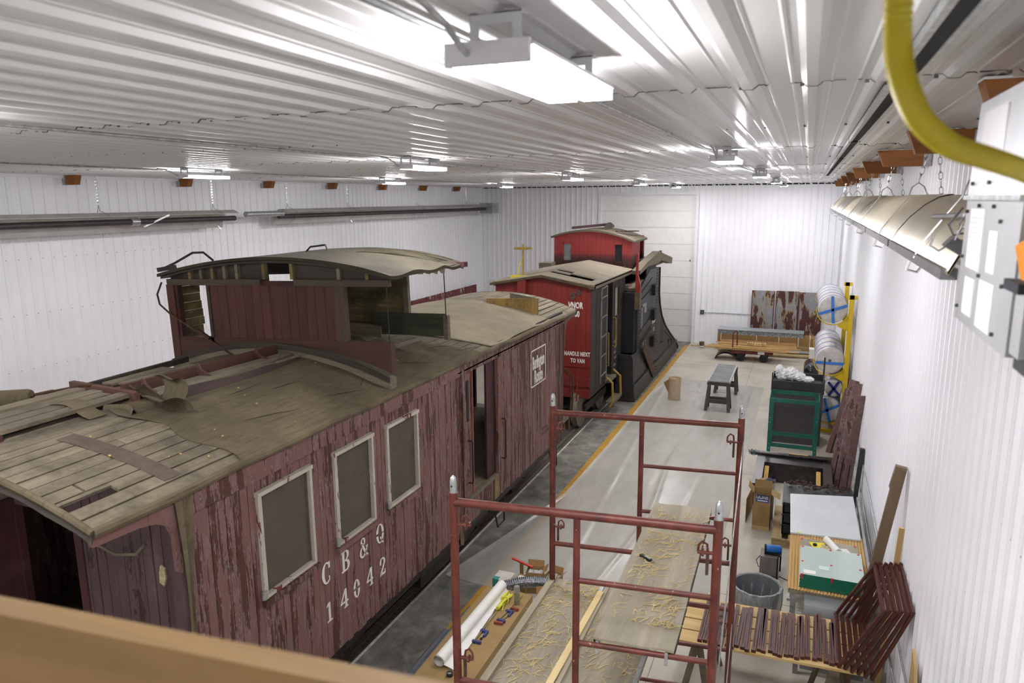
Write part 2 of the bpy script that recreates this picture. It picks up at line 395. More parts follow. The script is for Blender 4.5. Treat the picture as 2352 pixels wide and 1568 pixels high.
# ------------------------------------------------------------------ LED fixtures
def m_emit(name, col, st):
    t = NT(name); t.b.inputs['Emission Color'].default_value = col; t.b.inputs['Emission Strength'].default_value = st
    return t.set((.9, .9, .9, 1), .4)
M_LENS = m_emit('lamp_lens', (1.0, .985, 1.0, 1), LAMP)
M_FIX = pm('fixture_white', '#c9c9cb', '#d8d8da', .4)
def fixture(x, yc, label):
    L, w, z = .80, .225, 5.43
    o = thing('ceiling_light', label, 'ceiling light', (x, yc, z), 'LED ceiling lights')
    for s in (-1, 1):
        MB().box(x+s*.062-.05, x+s*.062+.05, yc-L/2+.02, yc+L/2, z, z+.03).build('lens', M_LENS, o)
    MB().box(x-.012, x+.012, yc-L/2+.02, yc+L/2, z+.004, z+.05).box(x-.117, x+.117, yc-L/2+.02, yc+L/2, z+.034, z+.044).build('spine', M_FIX, o)
    MB().box(x-w/2, x+w/2, yc-L/2, yc-L/2+.02, z-.005, z+.05).build('end_plate', M_FIX, o)
    for yy in (yc-L/2+.06, yc+L/2-.1):
        b = MB()
        b.box(x-.07, x+.07, yy, yy+.005, z+.10, ZC-.012).box(x-.07, x-.045, yy, yy+.005, z+.045, z+.10).box(x+.045, x+.07, yy, yy+.005, z+.045, z+.10)
        b.box(x-.07, x+.07, yy, yy+.04, ZC-.016, ZC-.010)
        b.build('bracket', M_FIX, o)
    pts = [(x-.06, yc-L/2-.34, ZC-.03), (x-.06, yc-L/2-.22, ZC-.04), (x-.055, yc-L/2-.1, ZC-.07), (x-.05, yc-L/2-.03, z+.03), (x-.05, yc-L/2+.01, z+.02)]
    MB().tube(pts, .008, 8).build('conduit', M_GALV, o, True)
for r, (x, nm) in enumerate(((-.755, 'right-hand row'), (-4.02, 'middle row'), (-8.05, 'left-hand row'))):
    ys = ((-3.5, 2.11, 7.35, 12.8, 18.6, 23.9), (-3.5, 2.02, 7.3, 12.85, 18.6, 24.0), (-3.0, 2.6, 8.2, 13.3, 19.4))[r]
    for k, yy in enumerate(ys):  # first of each row is unseen, added to light the foreground
        w = 'added unseen behind-the-viewer' if k == 0 else ordn[k-1]
        fixture(x, yy, f'white LED ceiling fixture of the {nm}, {w} one')
def conduit(label, pts, r=.011, parts=None):
    o = thing('conduit', label, 'conduit', pts[0]); MB().tube(pts, r, 8).build('pipe', M_GALV, o, True)
    for p, d in (parts or []):
        MB().cyl(Vector(p)-Vector(d)*.035, Vector(p)+Vector(d)*.035, r*1.6, 8).build('coupling', M_GALV, o, True)
    return o
zc_ = ZC-.035
conduit('grey metal conduit on the ceiling joining the right-hand row of lights', [(-.93, -1, zc_), (-.93, 18.2, zc_)], .011, [((-.93, 5.15, zc_), (0, 1, 0)), ((-.93, 5.35, zc_), (0, 1, 0)), ((-.93, 9.6, zc_), (0, 1, 0))])
conduit('grey metal conduit on the ceiling joining the middle row of lights', [(-4.25, -1, zc_), (-4.25, 18.2, zc_)], .011, [((-4.25, 4.9, zc_), (0, 1, 0)), ((-4.25, 5.25, zc_), (0, 1, 0)), ((-4.25, 9.8, zc_), (0, 1, 0))])
conduit('grey metal conduit on the ceiling joining the left-hand row of lights', [(-8.25, -1, zc_), (-8.25, 18.9, zc_)], .011, [((-8.25, 6.4, zc_), (0, 1, 0))])
# conduits on the walls
o = conduit('grey conduit with outlet box running along the right wall at waist height', [(XR-.045, 4.4, .86), (XR-.045, 17.0, .86)])
MB().box(XR-.06, XR-.0, 12.55, 12.67, .80, .93).build('outlet_box', M_GALV, o)
MB().box(XR-.065, XR-.06, 12.565, 12.655, .81, .92).build('cover_plate', M_TRIM, o)
conduit('lower grey conduit along the right wall near the floor', [(XR-.045, 7.0, .42), (XR-.045, 16.0, .42)])
conduit('thin grey conduit along the right wall under the tube heater', [(XR-.045, 3.7, 4.62), (XR-.045, 7.0, 4.60), (XR-.045, 20, 4.5)], .012)
o = conduit('short grey conduit ending in a dark outlet on the back wall', [(-3.2, YB-.02, 1.13), (-1.5, YB-.02, 1.13)], .014)
MB().box(-3.34, -3.2, YB-.06, YB, 1.06, 1.22).build('outlet_box', M_GALV, o)
for dx in (-.035, .035):
    for dz in (-.035, .035): MB().box(-3.27+dx-.025, -3.27+dx+.025, YB-.066, YB-.06, 1.14+dz-.025, 1.14+dz+.025).build('socket', M_DARK, o)
# ================================================================== the wooden way car in front
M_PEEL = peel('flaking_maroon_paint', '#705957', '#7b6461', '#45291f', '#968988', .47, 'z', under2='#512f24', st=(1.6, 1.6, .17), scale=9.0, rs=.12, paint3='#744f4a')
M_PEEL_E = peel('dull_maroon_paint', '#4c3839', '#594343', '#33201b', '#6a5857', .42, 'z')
M_RED_IN = pm('dark_red_wood', '#35191a', '#4a2321', .8, scale=8, stretch=(1, 1, .3))
M_CUPRED = wood('faded_red_boards', '#3f241d', '#55322a', 'z', .85, 8, .12)
M_MAROON = pm('dark_maroon', '#33191b', '#432224', .7, scale=5)
M_CANVAS = None
def m_canvas():
    t = NT('roof_canvas'); v = t.pos((1, 1, 1)); f = t.noise(v, 1.6, 7, .65, .5); g = t.noise(t.pos((5, .35, 1)), 7, 7, .75)
    col = t.ramp(f, [(.3, c('#524b3b')), (.5, c('#665c49')), (.7, c('#756a55'))])
    col = t.mix(t.ramp(g, [(.5, (0, 0, 0)), (.72, (.75, .75, .75))]), col, c('#3c362a')); t.bump(g, .45, .01)
    return t.set(col, .92, 0, .2)
M_CANVAS = m_canvas(); M_CANVD = pm('dirty_cupola_canvas', '#2d281d', '#443d2d', .95, scale=2.2, detail=8, bump=.15)
M_RPLANK = wood('weathered_roof_boards', '#655c4b', '#857a67', 'y', .9, 9, .16, .35, '#50493c')
M_PLY = pm('tan_plywood_cover', '#7f7560', '#90856e', .9, scale=3, detail=7, bump=.05)
M_GREYW = wood('grey_old_timber', '#5b5446', '#7a705d', 'x', .9, 9, .15, .35)
M_DKW = wood('black_old_timber', '#2e2a24', '#474036', 'x', .9, 9, .12, .3)
M_INW = wood('yellowed_inner_boards', '#5d5234', '#7d7048', 'x', .9, 7, .2, .3, '#3a3226')
M_INWY = wood('yellowed_inner_boards_side', '#5d5234', '#7d7048', 'y', .9, 7, .2, .3, '#3a3226')
M_IRON = pm('black_iron', '#252423', '#39352f', .6, .5, scale=14)
M_RUST = pm('rusty_iron', '#3c2b22', '#5b4030', .75, .3, scale=16)
M_WFRAME = peel('white_window_frame', '#b3ac9f', '#c2bbae', '#6b2b27', '#cfc9bd', .41, 'z', scale=5, rs=.05)
M_WHITE = peel('stencil_white', '#d8d4cc', '#e4e0d8', '#6c3f3a', '#d8d4cc', .36, 'z', scale=14, rs=.0)
def m_screen():
    t = NT('window_screen'); f = t.noise(t.pos(), 3, 3); col = t.ramp(f, [(.3, c('#5e584e')), (.7, c('#6c665b'))])
    return t.set(col, .6, 0, .25, .64)
M_SCREEN = m_screen()
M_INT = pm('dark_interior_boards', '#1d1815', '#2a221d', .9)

HS = 1.47; XS, XO = TC+HS, TC-HS            # side planes
Y0, Y1, ZS, ZE = 3.55, 12.25, .83, 3.12
def sag(y): return -.07*min(max((y-5)/8, 0), 1)
def roofz(x, y): return 3.42-.125*(x-TC)**2+sag(y)
def roofn(x): return Vector((.25*(x-TC), 0, 1)).normalized()
car = thing('way_car', 'old maroon wooden way car with flaking paint, nearest on the track', 'rail car', (TC, 7.9, 0))

# -- side boards
WINS = [(4.29, 4.94, 1.91, 2.79), (5.31, 5.93, 1.90, 2.78), (6.22, 6.85, 1.90, 2.77)]
DR = (8.12, 9.15, 1.20, 3.0)
ZL = 2.93                                     # underside of the letterboard
bw = .0805; nb = int(round((Y1-Y0)/bw)); bw = (Y1-Y0)/nb
rb = random.Random(3)
for k in range(nb):
    a, d = Y0+k*bw, Y0+(k+1)*bw; m = (a+d)/2; zb = ZS+rb.uniform(-.012, .012)
    segs = [(zb, ZL)]
    for w in WINS:
        if w[0]-.01 < m < w[1]+.01: segs = [(zb, w[2]-.03), (w[3]+.03, ZL)]
    if DR[0] < m < DR[1]: segs = [(zb, DR[2])]
    for z0, z1 in segs:
        MB().box(XS-.02, XS+rb.uniform(-.003, .003), a+.0022, d-.0022, z0, z1).build('side_board', M_PEEL, car)
for y0, y1 in ((Y0, 5.2), (5.2, 7.95), (7.95, 9.3), (9.3, Y1)):
    MB().box(XS-.02, XS+.03, y0+.003, y1-.003, ZL-.005, ZE+sag(y1)-.01).build('letterboard', M_PEEL, car)
# backing behind boards (keeps the inside dark)
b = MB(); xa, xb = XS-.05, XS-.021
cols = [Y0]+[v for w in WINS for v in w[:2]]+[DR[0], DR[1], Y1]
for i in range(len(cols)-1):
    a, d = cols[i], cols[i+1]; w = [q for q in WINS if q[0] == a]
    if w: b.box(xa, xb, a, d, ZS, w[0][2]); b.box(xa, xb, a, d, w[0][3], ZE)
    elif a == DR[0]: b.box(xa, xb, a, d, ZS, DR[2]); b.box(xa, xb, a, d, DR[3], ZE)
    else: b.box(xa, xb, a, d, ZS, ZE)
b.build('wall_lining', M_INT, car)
MB().box(XO, XO+.05, Y0, Y1, ZS, ZE).build('side_wall', M_PEEL, car)
MB().box(XO+.05, XS-.05, Y0, Y1, 1.12, 1.19).build('car_floor', wood('car_floor_boards', '#6c6252', '#8a7d68', 'y', .9), car)
MB().box(XO+.03, XS-.03, Y0, Y1, .72, .86).build('underframe', M_IRON, car)

# -- windows
for i, (y0, y1, z0, z1) in enumerate(WINS):
    w = MB().box(XS-.02, XS-.012, y0, y1, z0, z1).build('window', M_SCREEN, car)
    for a in ((y0-.02, y0+.024, z0-.02, z1+.02), (y1-.014, y1+.02, z0-.02, z1+.02)):
        MB().box(XS-.015, XS+.03, *a).build('window_stile', M_WFRAME, w)
    MB().box(XS-.015, XS+.045, y0-.03, y1+.02, z1-.002, z1+.034).build('window_head', M_WFRAME, w)
    MB().box(XS-.015, XS+.028, y0-.02, y1+.02, z0-.02, z0+.012).build('window_rail', M_WFRAME, w)
    MB().box(XS-.01, XS+.05, y0-.04, y1+.04, z0-.075, z0-.028).build('window_sill', M_PEEL, w)
    MB().box(XS+.03, XS+.045, y0-.06, y0-.005, z0-.0, z0+.07).build('metal_clip', M_GALV, w)
    mz = z0+.58*(z1-z0)
    MB().box(XS-.036, XS-.022, y0, y1, mz-.025, mz+.025).build('sash_bar', pm('sash_red', '#a84a40', '#983c34', .6), w); MB().box(XS-.036, XS-.022, (y0+y1)/2-.015, (y0+y1)/2+.015, mz+.025, z1).build('sash_bar', MATS['sash_red'], w); MB().box(XS-.06, XS-.045, y0, y1, z0, z1).build('window_blind', pm('dark_glass', '#23211e', '#2c2a26', .25), w)

# -- side door
sd = MB().box(XS-.045, XS-.02, 8.12, 8.38, 1.21, 2.98).build('sliding_door', M_PEEL, car)
MB().box(XS-.02, XS-.012, 8.22, 8.28, 2.25, 2.8).build('door_slot', M_DARK, sd)
MB().box(XS-.02, XS+.0, 8.36, 8.385, 1.21, 2.98).build('door_edge', pm('faded_red_edge', '#7c4640', '#8c524a', .8), sd)
MB().box(XS-.06, XS-.03, 8.88, 9.15, 1.21, 2.98).build('door_jamb', M_MAROON, car)
MB().box(XS-.05, XS+.02, 8.1, 9.17, 1.16, 1.21).build('door_sill', M_GREYW, car)
MB().box(XS-.03, XS+.035, 8.0, 8.06, ZS, 3.0).box(XS-.03, XS+.03, 9.16, 9.2, 1.2, 3.0).build('door_post', M_PEEL, car)
MB().box(XS+.018, XS+.03, 7.9, 12.2, 2.965, 2.985).build('door_track', M_PEEL, car)
MB().box(XS-.02, XS+.012, 9.05, 9.2, .84, 1.16).build('sill_patch', pm('ochre_patch', '#837043', '#6b5b3b', .85), car)
def grab(y, z0, z1, nm='grab_iron', x=XS, par=None, m=None):
    MB().tube([(x, y, z0), (x+.06, y, z0), (x+.07, y, z0+.02), (x+.07, y, z1-.02), (x+.06, y, z1), (x, y, z1)], .010, 6).build(nm, m or M_IRON, par or car, True)
grab(8.2, 1.42, 2.0); grab(9.33, 1.38, 1.98)

# -- lettering on the side: serif stencil glyphs, unit height
def band(b, cx, cy, ro, ri, a0, a1, M, n=16):
    o_ = arc(cx, cy, ro[0], ro[1], a0, a1, n); i_ = arc(cx, cy, ri[0], ri[1], a0, a1, n); st = len(b.v)
    for k in range(n):
        q = [o_[k], o_[k+1], i_[k+1], i_[k]]
        b.add([M @ Vector((p[0], p[1], z)) for z in (0, .003) for p in q], [(3, 2, 1, 0), (4, 5, 6, 7), (0, 1, 5, 4), (1, 2, 6, 5), (2, 3, 7, 6), (3, 0, 4, 7)])
def poly(b, pts, M):
    n = len(pts); b.add([M @ Vector((p[0], p[1], z)) for z in (0, .003) for p in pts],
                        [tuple(range(n))[::-1], tuple(range(n, 2*n))]+[(i, (i+1) % n, n+(i+1) % n, n+i) for i in range(n)])
def rect(b, x0, x1, y0, y1, M): poly(b, [(x0, y0), (x1, y0), (x1, y1), (x0, y1)], M)
def glyph(ch, M):
    b = MB()
    if ch == 'C':
        band(b, 0, 0, (.36, .5), (.17, .44), 55, 305, M); rect(b, .16, .27, .17, .46, M); rect(b, .16, .23, -.42, -.2, M)
    elif ch == 'Q':
        band(b, 0, 0, (.36, .5), (.18, .44), 0, 172, M); band(b, 0, 0, (.36, .5), (.18, .44), 186, 352, M)
        poly(b, [(-.05, -.2), (.06, -.18), (.33, -.55), (.2, -.56)], M)
    elif ch == '0':
        band(b, 0, 0, (.3, .5), (.12, .43), 8, 172, M); band(b, 0, 0, (.3, .5), (.12, .43), 188, 352, M)
    elif ch == 'B':
        rect(b, -.25, -.08, -.5, .5, M); rect(b, -.34, -.25, .42, .5, M); rect(b, -.34, -.25, -.5, -.42, M)
        rect(b, -.08, .04, .42, .5, M); rect(b, -.08, .04, -.02, .05, M); rect(b, -.08, .04, -.5, -.42, M)
        band(b, .03, .26, (.26, .24), (.09, .17), -90, 90, M, 10); band(b, .04, -.24, (.3, .26), (.1, .18), -90, 90, M, 10)
    elif ch == '1':
        rect(b, -.08, .09, -.44, .5, M); poly(b, [(-.08, .5), (-.24, .36), (-.24, .3), (-.08, .36)], M); rect(b, -.22, .23, -.5, -.43, M)
    elif ch == '4':
        rect(b, .05, .22, -.44, .5, M); poly(b, [(.05, .5), (.05, .34), (-.24, -.14), (-.36, -.14)], M)
        rect(b, -.36, .05, -.22, -.13, M); rect(b, .22, .34, -.22, -.13, M); rect(b, -.05, .32, -.5, -.43, M)
    elif ch == '2':
        band(b, 0, .24, (.3, .26), (.13, .19), -25, 175, M, 12); poly(b, [(.28, .16), (.12, .16), (-.3, -.44), (-.3, -.5), (-.16, -.5)], M)
        rect(b, -.2, .3, -.5, -.38, M); rect(b, .22, .3, -.38, -.25, M); band(b, -.2, .2, (.1, .09), (.0, .0), 0, 360, M, 8)
    elif ch == '&':
        band(b, -.03, .29, (.2, .21), (.09, .14), -60, 240, M, 12); poly(b, [(-.2, .22), (-.08, .26), (.34, -.44), (.18, -.5)], M)
        band(b, -.08, -.22, (.27, .28), (.12, .2), 100, 330, M, 12); poly(b, [(.1, -.36), (.16, -.42), (.38, -.06), (.3, -.02)], M)
        rect(b, .2, .42, -.06, .0, M); rect(b, .14, .4, -.5, -.44, M)
    return b
def side_letter(ch, y, z, h, name='letter'):
    M = frameM(Vector((XS+.004, y, z)), (0, 1, 0), (0, 0, 1)) @ Matrix.Diagonal((h*.92, h, 1, 1))
    glyph(ch, M).build(name, M_WHITE, car)
for ch, y, z in (('C', 5.11, 1.70), ('B', 5.41, 1.68), ('&', 5.72, 1.67), ('Q', 6.03, 1.68)): side_letter(ch, y, z, .215)
for ch, y in (('1', 5.12), ('4', 5.36), ('0', 5.57), ('4', 5.81), ('2', 6.05)): side_letter(ch, y, 1.30, .195)
hy0, hy1, hz0, hz1 = 10.55, 11.27, 2.12, 2.73
b = MB()
for a in ((hy0, hy1, hz0, hz0+.02), (hy0, hy1, hz1-.02, hz1), (hy0, hy0+.02, hz0, hz1), (hy1-.02, hy1, hz0, hz1)): b.box(XS+.001, XS+.006, *a)
b.build('herald_border', M_WHITE, car)
text_mb('Burlington', .30, frameM(Vector((XS+.005, 10.91, 2.50)), (0, 1, 0), (0, 0, 1)), .92, .007, .002, .50).build('herald_lettering', M_WHITE, car)
text_mb('Route', .31, frameM(Vector((XS+.005, 10.91, 2.26)), (0, 1, 0), (0, 0, 1)), .96, .007, .002, .54).build('herald_lettering', M_WHITE, car)
for z, n in ((1.25, 3), (1.17, 4)):
    for k in range(n): MB().box(XS+.001, XS+.005, 11.1+k*.09, 11.15+k*.09, z, z+.05).build('small_lettering', M_PEEL_E, car)

# -- end walls
def end_wall(y, s, boards=True):
    d0, d1, zt = TC-.32, TC+.40, 2.75
    x = XS-.02
    while x > XO+.02:
        x1 = x-.098; m = (x+x1)/2
        z0 = zt if d0 < m < d1 else ZS
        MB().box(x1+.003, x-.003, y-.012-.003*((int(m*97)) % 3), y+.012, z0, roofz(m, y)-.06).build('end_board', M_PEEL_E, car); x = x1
    for xx in (d0, d1):
        MB().box(xx-.04, xx+.04, y-.03, y+.03, 1.1, zt).build('door_post', M_RED_IN, car)
end_wall(Y0+.01, -1); end_wall(Y1-.01, 1)
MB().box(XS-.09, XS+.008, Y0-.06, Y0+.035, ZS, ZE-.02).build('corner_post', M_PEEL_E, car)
MB().box(TC-.36, TC-.30, Y0-.25, Y0-.0, 1.1, 2.8).build('open_end_door', M_RED_IN, car)
MB().box(XO, XO+.12, 2.92, 3.05, .9, 3.05).box(XO+.5, XO+.56, 2.92, 2.98, .9, 3.2).build('porch_post', M_RED_IN, car)
MB().tube([(-4.32, Y0-.02, 2.66), (-4.32, Y0-.10, 2.62), (-4.5, Y0-.12, 2.6), (-4.75, Y0-.1, 2.64), (-4.78, Y0-.02, 2.66)], .012, 6).build('grab_iron', M_GREYW, car, True)
b = MB().sheet(lambda u, v: (-4.16+.05*math.cos(6.28*u)*(.7+.3*math.sin(9*v)), Y0-.012, 2.45+.09*(v-.5)+.0), 6, 4)
MB().prism([(-4.21, 2.38), (-4.17, 2.36), (-4.145, 2.43), (-4.15, 2.5), (-4.19, 2.52), (-4.205, 2.46)], 'y', Y0-.018, Y0-.002).build('plaster_patch', pm('pale_patch', '#b7ae86', '#94896a', .9, scale=30), car)
def porch_fascia(y0, s, nm):
    pts = [(.69, 3.02), (.35, 3.0), (.23, 2.975), (.13, 2.92), (.085, 2.82), (.08, 2.55), (.0, 2.5), (.0, 3.125), (.69, 3.125)]
    MB().prism([(y0-s*p[0], p[1]+sag(y0)) for p in pts], 'x', XS-.03, XS+.01).build(nm, M_PEEL, car)
    MB().prism([(y0-s*p[0], p[1]+sag(y0)) for p in pts], 'x', XO-.01, XO+.03).build(nm, M_PEEL, car)
porch_fascia(Y0, 1, 'porch_bracket'); porch_fascia(Y1, -1, 'porch_bracket')
MB().box(XO+.05, XS-.05, 2.88, Y0, .98, 1.05).build('porch_floor', M_GREYW, car)
MB().box(XO+.05, XS-.05, Y1, 12.92, .98, 1.05).build('porch_floor', M_GREYW, car)
MB().box(XO+.1, XS-.1, 2.80, 2.92, .72, 1.0).build('end_beam', M_RUST, car); MB().box(XO+.1, XS-.1, 12.9, 13.0, .72, 1.0).build('end_beam', M_RUST, car)
for yy in (12.78, 12.9):
    MB().tube([(XS-.05, yy, .95), (XS-.02, yy, 1.3), (XS-.02, yy, 1.78), (XS-.12, yy, 1.9), (XS-.3, yy, 1.9)], .014, 6).build('platform_railing', M_RUST, car, True)
# canvas strip hanging off the roof at the corner
b = MB().sheet(lambda u, v: (XS+.03+.03*math.sin(3*v)+.015*math.sin(7*u), 3.47+(.15*(1-.75*min(1, v*1.6)))*u+.03*v, 3.12-1.15*v), 3, 14, .004, (1, 0, 0))
b.build('torn_canvas_strip', M_CANVAS, car, True)

# -- roof
def rpl(x, y0, y1, w, th, lift, name, mat, par=car):
    n = roofn(x)
    return MB().beam((x, y0, roofz(x, y0)+lift), (x, y1, roofz(x, y1)+lift), w, th, n).build(name, mat, par)
b = MB().sheet(lambda u, v: (lerp(XO-.02, XS+.02, u), lerp(3.4, 12.3, v), roofz(lerp(XO-.02, XS+.02, u), lerp(3.4, 12.3, v))-.045), 20, 8, .03)
b.build('roof_lining', M_RED_IN, car)
pw = .113; nx = 27; rr = random.Random(11)
for k in range(nx):
    x = XS-.03-k*pw
    y0, y1 = 2.86+rr.uniform(-.015, .02), 4.45
    if k == 2:                                   # broken board leaves a hole
        rpl(x, 3.25, y1, pw-.006, .022, -.012, 'roof_board', M_RPLANK); rpl(x-.035, y0, 3.26, .03, .022, -.012, 'roof_board', M_RPLANK); continue
    if k == 3: rpl(x, y0, 3.08, pw-.006, .022, -.012, 'roof_board', M_RPLANK); rpl(x, 3.1, y1, pw-.006, .022, -.012, 'roof_board', M_RPLANK); continue
    if k in (6, 9, 13): rpl(x, y0, 3.5+.1*(k % 4), pw-.012, .022, -.012-.004*(k % 3), 'roof_board', M_RPLANK); rpl(x, 3.51+.1*(k % 4), y1, pw-.006, .022, -.012, 'roof_board', M_RPLANK); continue
    rpl(x, y0, y1, pw-.006-rr.random()*.006, .022, -.012-.004*rr.random(), 'roof_board', M_RPLANK)
for k in range(nx):
    x = XS-.03-k*pw
    rpl(x, 7.25, 9.2, pw-.006-rr.random()*.006, .022, -.014-.004*rr.random(), 'roof_board', M_RPLANK)
    rpl(x, 11.3, 12.93+rr.uniform(-.03, .03), pw-.006-rr.random()*.008, .022, -.012-.006*rr.random(), 'roof_board', M_RPLANK)
for k in range(5): rpl(XS-.03-k*pw*.9-.3, 11.75+.1*k, 12.6+.07*(k % 3), .09, .018, .016+.004*k, 'loose_board', M_RPLANK)
# stain across the boards
MB().sheet(lambda u, v: (lerp(-4.05, -5.0, u), lerp(3.53, 3.68, v)-.08*u, roofz(lerp(-4.05, -5.0, u), 3.6)+.0035), 12, 2).build('dark_stain_strip', pm('stain_brown', '#4e4238', '#5f5245', .9, scale=8), car)
# canvas covering
rc = random.Random(5)
hs = [[rc.uniform(-1, 1) for _ in range(60)] for _ in range(60)]
def wav(x, y): return .006*math.sin(5*x+2.1*y)+.005*math.sin(3.1*y-4*x)+.004*math.sin(11*x+6*y)
def cv(u, v):
    x = lerp(XS+.05, XO-.05, u); e = 3.98+.14*(1-u)+.05*math.sin(u*30)+(.35 if u > .45 else 0)
    y = lerp(e, 7.55+.12*math.sin(u*17), v); return (x, y, roofz(x, y)+.012+wav(x, y))
MB().sheet(cv, 34, 30, .006).build('roof_canvas', M_CANVAS, car, True)
def cv2(u, v):
    x = lerp(XS+.05, XS-.62, u); y = lerp(7.55, 8.55-.5*u+.06*math.sin(21*u), v); return (x, y, roofz(x, y)+.014+wav(x*1.7, y))
MB().sheet(cv2, 10, 10, .006).build('roof_canvas', M_CANVAS, car, True)
def pl1(u, v):
    x = lerp(-3.93, -4.98, u); y = lerp(8.95-.75*u, 11.5-.25*u, v); return (x, y, roofz(-3.95, y)+.02+(roofz(-4.95, y)-roofz(-3.95, y)+.02)*u+.02*math.sin(3.1*u)-.03*(1-u)*max(0, math.sin(v*9)))
MB().sheet(pl1, 10, 12, .012).build('plywood_cover', M_PLY, car)
def pl2(u, v):
    x = lerp(-4.99, -6.95, u); y = lerp(8.3, 11.3, v); return (x, y, roofz(x, y)+.03)
MB().sheet(pl2, 10, 6, .012).build('plywood_cover', M_PLY, car)
bx = MB().beam((-4.96, 11.28, 3.30), (-4.17, 11.5, 3.17+.09), .03, .01)
n_ = 8
bxr = MB().box(-5.0, -4.96, 11.2, 11.26, 3.2, 3.2).build('upright_box', M_INW, car) if False else None
for k in range(n_):
    a = k/n_; e = (k+1)/n_; xa, ya, xb_, yb_ = lerp(-5.0, -4.17, a), lerp(11.22, 11.50, a), lerp(-5.0, -4.17, e), lerp(11.22, 11.50, e)
    zt = 3.45; zb0 = roofz((xa+xb_)/2, 11.3)-.02
    m = frameM(Vector((xa, ya, zb0)), (xb_-xa, yb_-ya, 0), (0, 0, 1)); L = math.hypot(xb_-xa, yb_-ya)
    MB().box(.001, L-.001, 0, zt-zb0, -.012, .012, m).build('hatch_board', wood('stained_yellow_boards', '#7c6232', '#a08246', 'z', .85, 7, .2, .2, '#5c4a2a'), car)
m = frameM(Vector((-4.17, 11.5, 3.1)), (-.8, .6, 0), (0, 0, 1)); MB().box(0, .9, 0, .35, -.012, .012, m).build('hatch_board', M_GREYW, car)
# eave rolls + front edge
for X, s in ((XS+.045, 1), (XO-.045, -1)):
    pts = [(X, y, roofz(X, y)-.012+.006*math.sin(5*y)) for y in [2.84+.3*i for i in range(35)] if y < 12.9]
    MB().tube(pts, .034, 8).build('eave_edge', M_CANVAS, car, True)
MB().sheet(lambda u, v: (lerp(XS+.06, XO-.06, u), 2.835-.02*v, roofz(lerp(XS+.06, XO-.06, u), 2.85)+.02-.075*v+.006*math.sin(40*u)), 24, 2, .012, (0, 1, 0)).build('roof_end_edge', wood('grey_edge_timber', '#2e2a23', '#454035', 'x', .9, 9, .1, .4), car)
MB().tube([(lerp(XS+.06, XO-.06, i/16), 2.835, roofz(lerp(XS+.06, XO-.06, i/16), 2.85)+.008) for i in range(17)], .024, 8).build('roof_end_roll', M_CANVAS, car, True)
MB().sheet(lambda u, v: (lerp(XS+.04, XO-.04, u), 12.94, roofz(lerp(XS+.04, XO-.04, u), 12.9)-.0-.09*v), 20, 2, .012, (0, -1, 0)).build('roof_end_edge', M_GREYW, car)
# running boards and their saddles
rbm = M_RPLANK
for x, y0, y1 in ((-5.36, 3.0, 4.42), (-5.52, 2.9, 4.3), (-5.68, 2.9, 4.35), (-5.9, 3.0, 4.35)):
    MB().beam((x, y0, 3.475), (x, y1, 3.475), .135, .03).build('running_board', rbm, car)
for y in (3.2, 4.1): MB().box(-5.98, -5.28, y, y+.06, 3.40, 3.46).build('running_board_saddle', M_RED_IN, car)
MB().sheet(lambda u, v: (lerp(-5.62, -5.16, u), lerp(3.86, 4.02, v)+.02*math.sin(6*u), 3.495+.01*math.sin(5*u)-.13*max(0, u-.6)**1.0*1.2), 10, 3, .004).build('canvas_scrap', M_CANVAS, car, True)
MB().beam((-6.2, 4.50, 3.43), (-5.22, 4.36, 3.45), .05, .12).build('cross_beam', wood('red_brown_beam', '#4a3026', '#5f4032', 'x', .85, 7, .1), car)
MB().beam((-5.46, 4.42, 3.47), (-5.36, 6.3, 3.47), .05, .14).build('ridge_beam', wood('red_brown_beam_y', '#412720', '#563529', 'y', .85, 7, .1), car)
MB().beam((-5.2, 4.42, 3.46), (-5.14, 6.25, 3.46), .26, .022).build('running_board', rbm, car)
MB().sheet(lambda u, v: (-5.06+.05*u+.03*math.sin(3*v), lerp(4.36, 6.2, v), 3.47+.02*math.sin(8*v)*(1-u)-.10*u), 3, 14, .008, (1, 0, 0)).build('board_fascia', wood('purple_grey_fascia', '#352826', '#483632', 'y', .85, 7, .1), car, True)
for y in (4.52, 5.15, 5.95):
    MB().prism([(-5.36, 3.475), (-5.18, 3.475), (-5.24, 3.495), (-5.30, 3.53), (-5.325, 3.58), (-5.345, 3.58)], 'y', y, y+.022).build('iron_bracket', pm('bracket_red', '#472a28', '#583634', .7), car)
MB().beam((-6.32, 4.7, 3.37), (-6.4, 6.05, 3.36), .04, .06).build('ridge_beam', M_DKW, car)
for k, (x, y0, y1) in enumerate(((-6.0, 4.7, 5.4), (-5.85, 4.75, 5.6), (-5.7, 4.7, 5.5))):
    MB().beam((x, y0, 3.43), (x, y1, 3.43), .13, .02).build('running_board', rbm, car)
MB().tube([(-6.3, 3.9, 3.44), (-5.9, 4.4, 3.5), (-5.75, 4.55, 3.47)], .012, 6).tube([(-6.5, 3.6, 3.4), (-6.1, 4.25, 3.47)], .012, 6).build('iron_rod', M_RUST, car, True)
MB().beam((-6.7, 3.9, 3.27), (-6.3, 4.75, 3.36), .05, .06).build('loose_timber', M_DKW, car)
